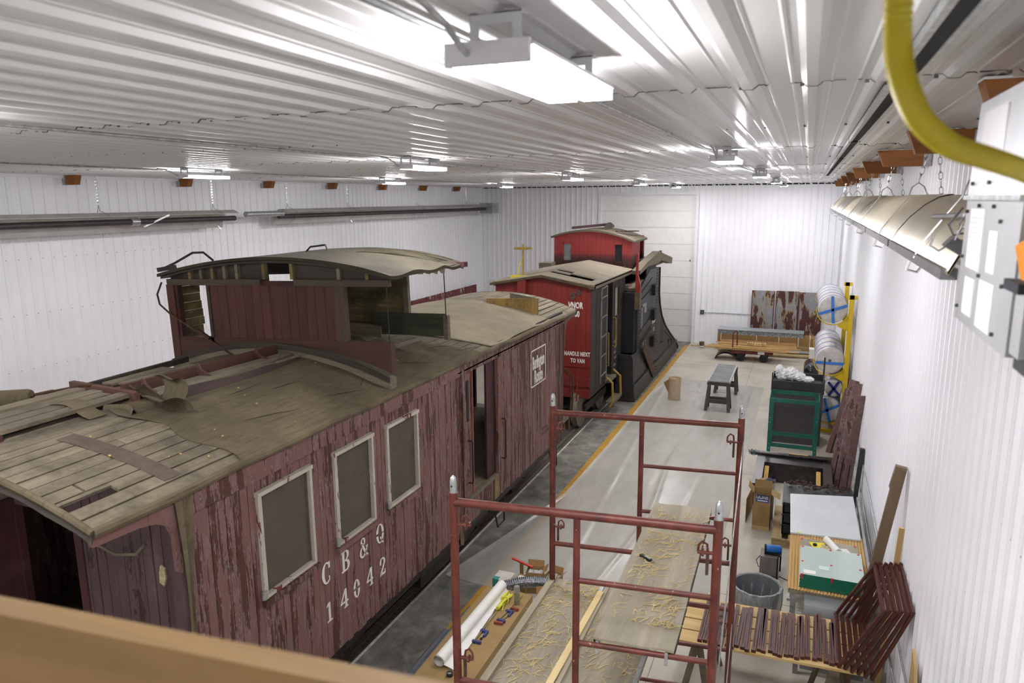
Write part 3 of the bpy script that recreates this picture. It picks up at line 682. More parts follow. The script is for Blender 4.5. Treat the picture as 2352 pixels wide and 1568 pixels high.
# torn canvas flaps
def flap(x, y, w, h, ph, nm='torn_canvas_flap'):
    MB().sheet(lambda u, v: (x+w*(u-.5)+.02*math.sin(5*v+ph), y+.10*math.sin(2.6*v+ph)+.04*u, roofz(x, y)+.02+h*v*(1-.45*v)+.02*math.sin(6*u+ph)), 8, 8, .005, (0, 1, 0)).build(nm, M_CANVAS, car, True)
flap(-4.95, 4.40, .22, .42, .3); flap(-4.80, 4.25, .30, .26, 1.5); flap(-5.06, 4.3, .14, .34, 2.2)
MB().sheet(lambda u, v: (-4.95-.34*u, 4.06+.08*math.sin(3*u)+.05*v, roofz(-5.0, 4.1)+.015+.05*math.sin(3.1*v)), 8, 6, .005).build('torn_canvas_flap', M_CANVAS, car, True)
for k, (x0, y0, L, a) in enumerate(((-4.3, 4.6, .55, .25), (-4.75, 4.9, .5, -.1), (-4.2, 5.6, .5, .2), (-4.6, 5.3, .4, .05), (-4.3, 7.0, .5, .5), (-4.15, 6.1, .3, -.5), (-4.35, 7.9, .4, .3), (-4.1, 8.3, .4, .2))):
    MB().tube([(x0+L*t*a, y0+L*t, roofz(x0+L*t*a, y0+L*t)+.022+wav(x0+L*t*a, y0+L*t)) for t in (0, .3, .6, 1)], [.001, .0035, .003, .001], 5).build('canvas_tear', pm('tear_dark', '#2d2820', '#3a342a', .95), car, True)
for k in range(14):
    x, y = rc.uniform(-4.9, -4.0), rc.uniform(3.3, 7.2); s = rc.uniform(.004, .009)
    MB().box(x-s, x+s, y-s*.7, y+s*.7, roofz(x, y)+.018, roofz(x, y)+.026).build('debris_chip', pm('debris', '#c9bb7e', '#b8893a', .9, scale=3), car)
roll = thing('canvas_roll', 'rolled-up old canvas lying on the far edge of the way car roof', 'canvas roll', (-6.45, 3.85, 3.35))
MB().lathe([(.02, 0), (.075, 0), (.085, .03), (.085, .75), (.075, .78), (.02, .78)], (-6.12, 4.06, 3.445), 16, frameM(Vector((0, 0, 0)), (0, 0, 1), (-.55, .83, 0))).build('canvas', M_CANVAS, roll, True)

# -- underneath: two trucks
def truck(yc, par, lab=None):
    t = MB().box(TC-1.05, TC-.95, yc-.95, yc+.95, .38, .56).box(TC+.95, TC+1.05, yc-.95, yc+.95, .38, .56).box(TC-1, TC+1, yc-.15, yc+.15, .4, .68).build('truck_frame', M_IRON, par)
    for yy in (yc-.75, yc+.75):
        for s in (-1, 1):
            M_ = frameM(Vector((0, 0, 0)), (0, 1, 0), (0, 0, 1))
            MB().lathe([(.05, .16), (.09, .16), (.1, .07), (.30, .05), (.35, .07), (.415, .07), (.42, 0), (.45, -.03), (.45, -.05), (.3, -.05), (.05, -.06), (.05, .16)], (TC+s*.84, yy, .42), 28, Matrix.Diagonal((s, 1, 1)) @ M_.to_3x3()).build('wheel', M_RUST, t, True)
        MB().cyl((TC-.9, yy, .42), (TC+.9, yy, .42), .07, 10).build('axle', M_IRON, t, True)
        for s in (-1, 1): MB().box(TC+s*1.0-.09, TC+s*1.0+.09, yy-.13, yy+.13, .3, .56).build('journal_box', M_IRON, t)
    for s in (-1, 1):
        for k in (-.12, 0, .12): MB().cyl((TC+s*1.0, yc+k, .4), (TC+s*1.0, yc+k, .62), .045, 8).build('spring', M_RUST, t)
truck(5.3, car); truck(10.6, car)
for y in (9.2, 11.7): MB().tube([(XS-.1, y, .8), (XS-.06, y+.02, .5), (XS-.04, y+.05, .32), (XS-.04, y+.3, .32), (XS-.08, y+.36, .8)], .014, 6).build('stirrup_step', M_IRON, car, True)
MB().beam((XS-.2, 8.2, .6), (XS-.35, 10.0, .6), .12, .2).box(XS-.5, XS-.2, 7.2, 8.0, .38, .72).build('brake_gear', M_IRON, car)
for s, y in ((-1, 2.78), (1, 13.0)):
    MB().box(TC-.12, TC+.12, min(y, y+s*.5), max(y, y+s*.5), .74, .92).box(TC-.18, TC+.16, min(y+s*.4, y+s*.62), max(y+s*.4, y+s*.62), .7, .96).build('coupler', M_RUST, car)

# ================================================================== cupola on the way car roof (same thing, lifted part group)
TILT = Matrix.Translation((TC, 0, 3.55)) @ Matrix.Rotation(R(-1.7), 4, 'Y') @ Matrix.Translation((-TC, 0, -3.55))
cup = bpy.data.objects.new('cupola', None); link(cup, car, (TC, 7.2, 3.4))
def cb(mb, name, mat, smooth=False, tilt=True):
    if tilt: mb.xf(TILT)
    return mb.build(name, mat, cup, smooth)
YN_, YF = 6.43, 7.95; CL, CR = -6.96, -3.95
def lowz(x): return 3.54-.125*(x-TC)**2
xs = [lerp(CL, CR, i/16) for i in range(17)]
for yy, nm in ((YN_, 'near'), (YF, 'far')):
    e = CR if yy == YN_ else -5.0
    xs_ = [lerp(CL, e, i/16) for i in range(17)]
    cb(MB().prism([(x, lowz(x)) for x in xs_]+[(e, 3.60 if yy == YN_ else 3.55), (CL, 3.57)], 'y', yy-.03, yy+.05), 'sill_beam', wood('cupola_sill_red', '#38231c', '#4a2f26', 'x', .85, 8, .1))
    cb(MB().prism([(x, roofz(x, yy)-.02) for x in xs_]+[(x, lowz(x)-.005) for x in xs_[::-1]], 'y', yy-.07, yy+.06), 'saddle_beam', M_GREYW, tilt=False)
cb(MB().prism([(x, lowz(x)-.05) for x in xs]+[(x, lowz(x)+.012) for x in xs[::-1]], 'y', YN_-.085, YN_-.07), 'saddle_flashing', M_DKW, tilt=False)
for y0 in (YN_, YF): cb(MB().box(CL-.01, CL+.10, y0-.04, y0+.06, 3.12, 4.19), 'corner_post', M_CUPRED)
cb(MB().box(CL+.10, CL+.14, YN_-.02, YN_+.05, 3.55, 4.18), 'window_jamb', M_RED_IN)
nbd = 14; x0, x1 = -6.33, -4.62
for k in range(nbd):
    a, e = lerp(x0, x1, k/nbd), lerp(x0, x1, (k+1)/nbd); cb(MB().box(a+.002, e-.002, YN_-.015+random.uniform(-.002, .002), YN_+.012, 3.50, 4.185), 'cupola_board', M_CUPRED)
cb(MB().box(-4.62, -4.5, YN_-.025, YN_+.06, 3.45, 4.185), 'window_post', wood('grey_red_post', '#3f332b', '#554538', 'z', .9, 8, .05))
cb(MB().box(-6.37, -6.33, YN_-.03, YN_+.06, 3.5, 4.185), 'window_post', M_DKW)
cb(MB().box(CL, -5.58, YN_-.035, YN_+.03, 4.185, 4.255), 'header', wood('header_timber', '#3f362c', '#54493c', 'x', .9, 9, .1, .3)); cb(MB().box(-5.12, CR+.02, YN_-.035, YN_+.03, 4.185, 4.255), 'header', MATS['header_timber'])
cb(MB().box(-5.58, -5.12, YN_-.0, YN_+.03, 4.185, 4.235), 'header', M_RED_IN)
def cz(x): return 4.47-.072*(x-(TC-.02))**2
for a, e in ((CL, -5.52), (-5.18, CR)):
    n = 8; xx = [lerp(a, e, i/n) for i in range(n+1)]
    cb(MB().prism([(a, 4.2), (e, 4.2)]+[(x, cz(x)-.02) for x in xx[::-1]], 'y', YN_+.035, YN_+.055), 'gable_panel', M_DKW)
for x in (-6.62, -6.28, -6.1, -5.92, -5.54, -5.16, -4.55, -4.2, -6.45): cb(MB().box(x-.02, x+.02, YN_-.01, YN_+.035, 4.255, cz(x)-.02), 'gable_stud', M_INW if random.random() < .6 else M_GREYW)
# inner faces
cb(MB().prism([(-6.9, 4.16), (-4.7, 4.2), (-4.7, cz(-4.7)-.02), (-5.44, cz(-5.44)-.02), (-6.1, cz(-6.1)-.02), (-6.9, cz(-6.9)-.02)], 'y', YF-.03, YF), 'far_gable', M_DKW)
z = 3.45
while z < 4.2:
    e = 6.86+random.uniform(-.02, .02)
    cb(MB().box(CL+.02, CL+.04, YN_+.08, e, z, z+.096), 'inner_board', M_INWY)
    cb(MB().box(-6.0, -4.66+random.uniform(-.02, .02), YF-.02, YF, z, z+.096), 'inner_board', M_INW)
    cb(MB().box(-6.0, -4.66, YF+.002, YF+.02, z, z+.096), 'outer_board', M_CUPRED); z += .1
cb(MB().box(-4.67, -4.60, YF-.03, YF+.03, 3.4, 4.28), 'window_post', M_GREYW)
cb(MB().box(-5.12, -4.08, YF-.055, YF-.02, 3.40, 3.68), 'sill_board', wood('mossy_green_board', '#33352a', '#464837', 'x', .9, 8, .05, .4))
cb(MB().box(-4.10, -4.04, YF-.07, YF+.0, 3.36, 3.66), 'board_end', M_GREYW)
cb(MB().beam((-4.6, YF-.3, 3.30), (-4.12, YF+.5, 3.17), .2, .015), 'loose_canvas', M_CANVAS, tilt=False)
for yy, z0 in ((6.53, 3.5), (7.85, 3.62)): cb(MB().cyl((-4.04, yy, z0), (-4.04, yy, 4.3), .007, 6), 'tie_rod', M_IRON)
# roof of the cupola
def cr(u, v):
    x = lerp(CL-.08, CR+.09, u); y = lerp(YN_-.09, YF+.14, v)
    y += .03*math.sin(25*u)*(1 if v > .9 else 0)
    edge = max(0, u-.9)*10*(.03+.02*math.sin(16*v))*(1 if v > .3 else .4)
    w = .012*math.sin(9*v+4*u)*(u*u) + .010*math.sin(31*v+12*u)*max(0, (v-.45))*max(0, u-.3)*3
    return (x, y, cz(x)+.035-edge+w)
cb(MB().sheet(cr, 40, 26, .035), 'cupola_roof', M_CANVD, True)
cb(MB().sheet(lambda u, v: (lerp(CL-.06, CR+.06, u), lerp(YN_-.06, YF+.1, v), cz(lerp(CL-.06, CR+.06, u))-.005), 20, 2, .025), 'roof_boards', M_DKW)
for k in range(5):
    cb(MB().tube([(lerp(-4.9, -4.0, t), lerp(7.3+.13*k, 7.6+.1*k, t)+.05*math.sin(3*t+k), cz(lerp(-4.9, -4.0, t))+.045+.008*math.sin(4*t)-.02*t*t) for t in [i/8 for i in range(9)]], [.004]+[.014]*7+[.004], 6), 'canvas_fold', M_CANVD, True)
for k in range(7):
    y = 6.9+.17*k; h = .02+.016*((k*5) % 4)
    cb(MB().prism([(y, cz(CR+.07)-.02), (y+.16, cz(CR+.07)-.02), (y+.13, cz(CR+.07)-.02-h), (y+.05, cz(CR+.07)-.02-h*.6)], 'x', CR+.07, CR+.078), 'torn_eave_rag', wood('frayed_tan', '#5a5040', '#786c54', 'y', .9))
cb(MB().box(CR-.02, CR+.13, YF+.02, YF+.12, cz(CR)-.06, cz(CR)+.0), 'rafter_end', M_RED_IN)
cb(MB().tube([(-6.93, YN_-.1, 4.38), (-6.8, YN_-.04, 4.44), (-6.5, YN_-.04, 4.56), (-6.38, YN_+.0, 4.56), (-6.3, YN_+.06, 4.46)], .013, 6), 'roof_grab_iron', M_IRON, True)
cb(MB().beam((-6.98, YN_-.12, 4.37), (-6.78, YN_-.04, 4.40), .04, .05), 'lamp_bracket', M_IRON)
cb(MB().tube([(-5.62, 7.3, 4.5), (-5.55, 7.3, 4.56), (-5.33, 7.3, 4.58), (-5.3, 7.3, 4.5)], .012, 6), 'roof_grab_iron', M_IRON, True)
cb(MB().tube([(-7.0, YN_-.07, 4.22), (-7.08, YN_-.08, 4.08), (-7.06, YN_-.08, 3.96), (-6.9, YN_-.08, 3.84), (-6.6, YN_-.07, 3.68), (-6.3, YN_-.07, 3.52), (-5.95, YN_-.1, 3.36)], .012, 6), 'hanging_cable', M_RUST, True)
cb(MB().beam((-6.52, YN_-.075, 3.66), (-6.36, YN_-.07, 3.57), .03, .04), 'turnbuckle', M_RUST)
# ================================================================== red and black snow plow car behind
M_RED = wood('red_painted_boards', '#67180f', '#7a2016', 'z', .6, 5, .08, .08)
M_REDC = None
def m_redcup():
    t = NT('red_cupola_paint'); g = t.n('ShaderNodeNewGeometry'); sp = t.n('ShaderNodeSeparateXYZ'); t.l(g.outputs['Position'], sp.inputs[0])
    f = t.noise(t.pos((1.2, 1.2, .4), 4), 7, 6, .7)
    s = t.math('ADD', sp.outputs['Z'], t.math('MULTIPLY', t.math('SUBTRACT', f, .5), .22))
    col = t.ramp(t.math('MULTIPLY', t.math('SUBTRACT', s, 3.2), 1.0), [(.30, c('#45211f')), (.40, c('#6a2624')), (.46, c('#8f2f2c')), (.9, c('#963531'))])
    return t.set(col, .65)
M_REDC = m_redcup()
M_BLK = wood('black_brown_boards', '#201b17', '#3a3028', 'z', .7, 6, .25, .2, '#191715')
M_BLKS = pm('black_plow_steel', '#252526', '#353433', .5, .25, scale=4, detail=7)
M_YELP = pm('yellow_iron_paint', '#8c7128', '#a3863a', .6, scale=12)
M_TANR = wood('tan_roof_boards', '#867c6b', '#9d9280', 'x', .9, 6, .1, .1)
M_WLET = pm('white_lettering', '#d6d0c8', '#e2ddd6', .7)
PX0, PX1, PY0, PY1 = -6.53, -4.27, 15.2, 18.35
pl = thing('snow_plow_car', 'red-ended black snow plow car with red cupola, beyond the way car', 'rail car', (TC, 18, 0))
def pz(x): return 3.46-.20*abs(x-(PX0+PX1)/2)/1.13
nbp = 20; w = (PX1-PX0)/nbp
for k in range(nbp):
    x = PX0+k*w; MB().box(x+.002, x+w-.002, PY0-.02, PY0, .84, pz(x+w/2)-.03).build('end_board', M_RED, pl)
MB().box(PX0+.01, PX1-.01, PY0+.0, PY0+.03, .84, 3.24).build('end_lining', M_INT, pl)
MB().box(PX0, PX1, PY0-.045, PY0-.02, .98, 1.18).build('end_band', pm('worn_red_band', '#5d1813', '#7c2018', .7, scale=6), pl)
MB().box(PX0, PX1, PY0-.05, PY0-.02, .72, .9).build('end_sill', M_RED, pl)
MB().box(PX0, PX1, PY0-.035, PY0-.02, 1.42, 1.45).build('handrail', M_RED, pl)
n = 12; xx = [lerp(PX0-.1, PX1+.1, i/n) for i in range(n+1)]
MB().prism([(x, pz(x)-.055) for x in xx]+[(x, pz(x)) for x in xx[::-1]], 'y', PY0-.13, PY0-.02).build('end_fascia', pm('yellowed_fascia', '#3c3324', '#52462f', .9, scale=8), pl)
# roof boards run across; two missing
yb = PY0-.1; k = 0
while yb < 18.9:
    wd = .16
    segs = [(0, n)]
    if k in (3, 4): segs = [(0, 3), (11, n)]
    if k in (5,): segs = [(0, 2), (5, 8), (11, n)]
    if k in (6, 7): segs = [(0, 5), (8, n)]
    for a, e in segs:
        xs_ = xx[a:e+1]
        MB().prism([(x, pz(x)-.0) for x in xs_]+[(x, pz(x)+.03) for x in xs_[::-1]], 'y', yb+.003, yb+wd-.003).build('roof_board', M_TANR, pl)
    yb += wd; k += 1
MB().prism([(x, pz(x)-.4) for x in xx[1:-1]]+[(x, pz(x)-.38) for x in xx[1:-1][::-1]], 'y', PY0+.1, 18.9).build('roof_lining', M_INT, pl)
for s, X in ((1, PX1), (-1, PX0)): MB().box(X-.03, X+.10 if s > 0 else X+.03, PY0-.1, 18.8, pz(X)-.08, pz(X)+.02).build('eave_board', M_GREYW, pl)
# black side boards
k = 0; y = PY0
while y < PY1-.02:
    y2 = min(y+.145, PY1); m = (y+y2)/2
    if 16.5 < m < 17.12: pass
    elif 17.28 < m < 17.72:
        MB().box(PX1-.02, PX1+.0, y+.002, y2-.002, .8, 2.22).build('side_board', M_BLK, pl); MB().box(PX1-.02, PX1, y+.002, y2-.002, 3.0, 3.2).build('side_board', M_BLK, pl)
    else: MB().box(PX1-.02, PX1+random.uniform(0, .008), y+.002, y2-.002, .8, 3.2).build('side_board', M_BLK, pl)
    y = y2
MB().box(PX1-.3, PX1-.26, 16.45, 17.15, .8, 3.2).box(PX1-.26, PX1-.02, 16.45, 16.5, .8, 3.2).box(PX1-.26, PX1-.02, 17.1, 17.15, .8, 3.2).build('door_recess', M_DARK, pl)
MB().box(PX0, PX0+.03, PY0, PY1+3, .8, 3.2).build('side_wall', M_BLK, pl)
MB().box(PX0, PX1-.02, PY0, 20.5, .7, .82).build('underframe', M_IRON, pl)
wn = MB().box(PX1-.03, PX1-.02, 17.28, 17.72, 2.22, 3.0).build('window', pm('pale_window', '#8d887c', '#a8a396', .4), pl)
for a in ((17.24, 17.30, 2.18, 3.04), (17.70, 17.76, 2.18, 3.04), (17.3, 17.7, 2.96, 3.04), (17.3, 17.7, 2.18, 2.25)): MB().box(PX1-.02, PX1+.015, *a).build('window_frame', M_BLK, wn)
# ladder
for yy in (15.72, 16.22): MB().cyl((PX1+.09, yy, .95), (PX1+.09, yy, 3.15), .018, 6).build('ladder_rail', pm('grey_iron_bar', '#6c6b69', '#858481', .5, .4), pl)
for z in (1.1, 1.55, 2.0, 2.45, 2.9, 3.12): MB().cyl((PX1+.09, 15.72, z), (PX1+.09, 16.22, z+.02), .014, 6).build('ladder_rung', MATS['grey_iron_bar'], pl)
for yy, z0, z1 in ((16.45, 1.2, 2.0), (17.15, 1.55, 2.25)): MB().tube([(PX1, yy, z1), (PX1+.08, yy, z1), (PX1+.09, yy, z0), (PX1, yy, z0)], .016, 6).build('yellow_handrail', M_YELP, pl, True)
# steps
st = MB().box(PX1-.25, PX1+.12, 16.45, 17.15, .78, .84).build('step_tread', M_GREYW, pl)
for yy in (16.42, 17.2): MB().tube([(PX1+.02, yy, .95), (PX1+.2, yy, .8), (PX1+.22, yy, .35), (PX1+.15, yy, .2)], .03, 8).build('step_side', M_YELP, st, True)
MB().box(PX1+.05, PX1+.25, 16.4, 17.22, .3, .34).build('lower_tread', M_GREYW, st)
MB().cyl((PX1+.2, 16.42, .25), (PX1+.2, 17.2, .25), .02, 8).build('step_bar', M_GREYW, st)
MB().tube([(PX1-.25, PY0-.05, 1.15), (PX1-.25, PY0-.16, 1.15), (PX1-.27, PY0-.18, .6)], .018, 6).build('uncoupling_lever', M_RED, pl, True)
# brake wheel
MB().cyl((-5.9, 15.3, 3.3), (-5.9, 15.3, 4.12), .022, 8).build('brake_staff', M_YELP, pl)
MB().tube([(-5.9+.2*math.cos(a), 15.3+.2*math.sin(a), 4.02) for a in [2*math.pi*i/20 for i in range(20)]], .016, 6, True).build('brake_wheel', M_YELP, pl, True)
for a in (0, 1.26, 2.51, 3.77, 5.03): MB().cyl((-5.9, 15.3, 4.03), (-5.9+.2*math.cos(a), 15.3+.2*math.sin(a), 4.02), .012, 6).build('brake_wheel_spoke', M_YELP, pl)
MB().tube([(-5.95, 15.3, 3.75), (-5.99, 15.28, 3.6), (-6.0, 15.28, 3.48), (-6.03, 15.28, 3.4)], .015, 6).build('rope', pm('yellow_rope', '#b7a42e', '#cfbf45', .8), pl, True)
MB().box(-6.15, -5.8, 15.15, 15.3, 3.36, 3.42).build('rope_coil', MATS['yellow_rope'], pl)
MB().box(-5.96, -5.76, PY0-.12, PY0-.02, 3.05, 3.36).build('brake_bracket', M_RED, pl)
MB().box(-6.0, -5.95, PY0-.06, PY0-.02, 2.2, 3.1).build('brake_bracket', M_RED, pl)
for x, z, r in ((-4.69, 3.0, .07), (-4.55, 3.09, .055), (-4.66, 3.08, .02)):
    MB().lathe([(r*.55, -.01), (r, -.01), (r, .012), (r*.55, .012), (r*.5, -.005), (0.001, -.005)], (x, PY0-.03, z), 14, frameM(Vector((0, 0, 0)), (1, 0, 0), (0, 0, 1)).to_3x3()).build('lamp_socket', pm('socket_grey', '#55302c', '#463d3a', .7), pl, True)
def el(txt, x, z, size, sp=1.0, wd=.68):
    text_mb(txt, size, frameM(Vector((x, PY0-.026, z)), (1, 0, 0), (0, 0, 1)), sp, size*.035, .003, wd).build('lettering', M_WLET, pl)
el('VNOR', -4.62, 2.80, .19, 1.0, .62); el('100', -4.61, 2.61, .18, 1.0, .62); el('HANDLE NEXT', -4.575, 1.715, .13, 1.12, .62); el('TO VAN', -4.56, 1.56, .13, 1.12, .62)
for k in range(6): MB().box(PX1+.009, PX1+.012, 17.4, 17.5, 1.95-.09*k, 2.0-.09*k).build('side_lettering', pm('dull_lettering', '#6d5a57', '#807270', .8), pl)
for k, (y, z) in enumerate(((17.0+.25, 1.6), (17.3, 1.45), (17.25, 1.32), (17.3, 1.18), (17.25, 1.0))): MB().box(PX1+.009, PX1+.012, y, y+.22, z, z+.06).build('side_lettering', MATS['dull_lettering'], pl)
# wheels
def plow_truck(yc):
    t = MB().box(TC-1.02, TC-.94, yc-.9, yc+.9, .36, .54).box(TC+.94, TC+1.02, yc-.9, yc+.9, .36, .54).box(TC-.95, TC+.95, yc-.1, yc+.1, .38, .6).build('truck_frame', M_IRON, pl)
    for yy in (yc-.85, yc+.75):
        for s in (-1, 1):
            MB().lathe([(.05, .1), (.1, .1), (.3, .05), (.36, .07), (.42, .07), (.425, 0), (.455, -.03), (.455, -.05), (.3, -.05), (.05, -.06)], (TC+s*.84, yy, .425), 28, Matrix.Diagonal((s, 1, 1)) @ frameM(Vector((0, 0, 0)), (0, 1, 0), (0, 0, 1)).to_3x3()).build('wheel', pm('wheel_steel', '#5f574b', '#7d7466', .5, .3, scale=9), t, True)
        MB().cyl((TC-.9, yy, .425), (TC+.9, yy, .425), .07, 10).build('axle', M_IRON, t, True)
plow_truck(16.2); plow_truck(22.0)
# cupola
CX0, CX1, CY0, CY1 = -6.44, -4.28, 19.1, 20.6
def pcz(x): return 4.24-.20*((x-TC+.06)/1.08)**2
cpl = MB().prism([(x, pcz(x)) for x in [lerp(CX0-.08, CX1+.08, i/12) for i in range(13)]]+[(x, pcz(x)+.05) for x in [lerp(CX0-.08, CX1+.08, i/12) for i in range(13)]][::-1], 'y', CY0-.08, CY1+.1).build('cupola_roof', M_GREYW, pl)
nbc = 18; w = (CX1-CX0)/nbc
for k in range(nbc):
    x = CX0+k*w; m = x+w/2; segs = [(3.2, pcz(m)+.01)]
    if -6.17 < m < -5.93 or -4.74 < m < -4.52: segs = [(3.2, 3.45), (3.92, pcz(m)+.01)]
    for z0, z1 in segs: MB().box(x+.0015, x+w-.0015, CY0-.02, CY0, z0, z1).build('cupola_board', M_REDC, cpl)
for x0, x1, mt in ((-6.18, -5.92, pm('grey_glass', '#6d7472', '#858b88', .15)), (-4.75, -4.51, M_DARK)):
    wd = MB().box(x0, x1, CY0-.005, CY0+.01, 3.44, 3.93).build('cupola_window', mt, cpl)
for x0, x1 in ((-6.18, -5.92), (-4.75, -4.51)):
    MB().box(x0-.03, x0+.02, CY0-.035, CY0, 3.42, 3.95).box(x1-.02, x1+.03, CY0-.035, CY0, 3.42, 3.95).box(x0, x1, CY0-.035, CY0, 3.9, 3.95).box(x0, x1, CY0-.035, CY0, 3.42, 3.46).build('window_frame', M_REDC, cpl)
k = CY0
while k < CY1-.01:
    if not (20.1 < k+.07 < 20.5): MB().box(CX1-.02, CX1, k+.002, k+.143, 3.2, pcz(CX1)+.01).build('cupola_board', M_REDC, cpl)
    k += .145
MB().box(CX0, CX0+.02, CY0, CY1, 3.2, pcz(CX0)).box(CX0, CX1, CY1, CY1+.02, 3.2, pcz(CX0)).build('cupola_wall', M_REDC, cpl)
MB().box(CX1-.5, CX1-.48, CY0+.1, CY1, 3.2, 4.0).build('cupola_lining', M_DARK, cpl)
MB().beam((-5.95, 19.15, 4.33), (-5.15, 20.1, 4.40), .03, .07).build('roof_timber', M_MAROON, cpl)
MB().prism([(19.0+.55, 4.27), (20.6, 4.3), (20.6, 4.36), (20.2, 4.45), (19.9, 4.43)], 'x', -5.2, -5.14).build('roof_timber', M_DKW, cpl)
for k in range(4): MB().beam((-4.75+.1*k, 19.3+.1*k, 4.24), (-4.5+.05*k, 19.75+.12*k, 4.22), .08, .03).build('roof_scrap', M_DKW if k % 2 else M_RUST, cpl)
MB().box(-6.75, -6.4, 18.7, 19.2, 3.2, 3.4).build('roof_step', M_GREYW, pl)
# the plow blade and wings
WX = -3.9; WXL = TC-(WX-TC)
side = [(18.35, .03), (24.85, .03), (24.85, .12), (24.2, .45), (23.2, .85), (22.3, 1.25), (21.65, 1.65), (21.28, 2.05), (21.12, 2.4), (21.1, 3.15), (19.75, 3.2), (18.4, 2.78)]
for X, s in ((WX, 1), (WXL, -1)):
    MB().prism(side, 'x', X-.04*s, X).build('plow_side', M_BLKS, pl)
edge = [(24.85, .03), (24.85, .12), (24.2, .45), (23.2, .85), (22.3, 1.25), (21.65, 1.65), (21.28, 2.05), (21.12, 2.4), (21.1, 3.15)]
b = MB()
def fs(u, v):
    i = v*(len(edge)-1); k = min(int(i), len(edge)-2); t = i-k; p = (lerp(edge[k][0], edge[k+1][0], t), lerp(edge[k][1], edge[k+1][1], t))
    return (lerp(WXL, WX, u), p[0]+.25*(1-(2*u-1)**2), p[1])
b.sheet(fs, 10, 24, .03, (0, -1, 0)); b.build('plow_scoop', M_BLKS, pl, True)
for i in range(len(edge)-1): pass
MB().tube([(WX+.005, p[0]+.01, p[1]) for p in edge], .03, 6).build('plow_edge_lip', M_IRON, pl, True)
# rear wing panel (hinged) with its inner dark return
MB().box(WX-.42, WX+.0, 18.28, 18.35, 1.2, 2.78).build('wing_return', M_BLKS, pl)
MB().prism([(WX-.4, 1.22), (WX-.02, 1.22), (WX+.02, 1.15), (WX+.05, .45), (WX+.1, .02), (WX-.45, .02), (WX-.4, .5)], 'y', 17.72, 17.78).build('flare_end', M_BLKS, pl)
b = MB().add([(WX-.02, 17.75, 1.22), (WX+.0, 18.5, 1.2), (WX+.02, 24.0, .5), (WX+.04, 24.4, .02), (WX+.10, 17.75, .02), (WX+.04, 17.75, .5), (WX+.04, 24.2, .3)], [(0, 5, 6, 2, 1), (5, 4, 3, 6)])
b.build('flare_skirt', M_BLKS, pl)
MB().box(WX+.03, WX+.07, 17.75, 24.3, .36, .44).build('skirt_strap', M_BLKS, pl)
# straps, hinges, rivets
for z in (2.45, 1.75, 1.0): 
    h = MB().box(WX, WX+.09, 20.05, 20.4, z, z+.3).build('hinge_bracket', M_IRON, pl)
    for dz in (.04, .13, .22): MB().box(WX+.09, WX+.11, 20.02, 20.43, z+dz, z+dz+.04).build('hinge_knuckle', M_BLKS, h)
b = MB()
for (ya, za, yb2, zb) in ((18.5, 2.68, 20.0, 2.95), (18.5, 2.5, 20.0, 2.65), (18.5, 1.68, 20.0, 1.9), (18.5, 1.38, 20.0, 1.62), (18.5, 1.3, 20.0, 1.54), (20.7, .2, 20.75, 3.1), (21.0, 2.3, 21.02, 3.1), (22.0, .2, 21.9, 1.4), (18.45, 1.3, 18.45, 2.7), (17.9, .45, 20.5, .5), (17.9, .12, 20.5, .15), (22.2, 1.1, 24.0, .4)):
    L = math.hypot(yb2-ya, zb-za); n = max(3, int(L/.085))
    for i in range(n+1):
        y, z = lerp(ya, yb2, i/n), lerp(za, zb, i/n); x = WX + (.055 if z < .52 and y < 21 else 0); b.cyl((x-.005, y, z), (x+.014, y, z), .017, 6)
tag(b.build('rivets', M_IRON, pl), kind='stuff')
MB().box(WX-.0, WX+.006, 21.62, 21.66, .15, 1.55).box(WX, WX+.03, 22.9, 22.95, .1, .7).box(WX, WX+.03, 23.4, 23.44, .1, .62).build('plate_seam', M_IRON, pl)
MB().prism([(21.25, .14), (21.75, .14), (21.8, .85), (21.3, .72)], 'x', WX+.004, WX+.012).build('plate_opening', M_DARK, pl)
MB().beam((WX+.09, 18.75, 1.25), (WX+.09, 20.2, .22), .03, .3).build('wing_brace', M_RUST, pl)
MB().box(WX+.0, WX+.004, 18.75, 18.85, 1.7, 2.35).box(WX, WX+.004, 18.75, 19.35, 2.28, 2.36).box(WX, WX+.004, 19.1, 19.35, 2.1, 2.3).build('paint_mark', pm('faded_white_mark', '#7d7f7f', '#95979a', .7, scale=9), pl)
text_mb('MAX.', .12, frameM(Vector((WX+.003, 20.5, 1.72)), (0, 1, 0), (0, 0, 1)), 1, .004, .002).build('side_lettering', M_WLET, pl) if False else None
for k, (y, z) in enumerate(((20.25, 1.62), (20.45, 1.62), (20.65, 1.64))): MB().box(WX+.001, WX+.004, y, y+.13, z, z+.1).build('side_lettering', M_WLET, pl)
MB().box(WX+.001, WX+.004, 20.35, 20.6, 1.38, 1.5).build('side_lettering', pm('green_grey_mark', '#767c72', '#8a9086', .7), pl)
for k in range(3): MB().box(WX+.001, WX+.004, 18.8+.22*k, 18.92+.22*k, 1.18+.03*k, 1.26+.03*k).build('side_lettering', pm('tan_mark', '#8d7c60', '#6e6250', .7), pl)
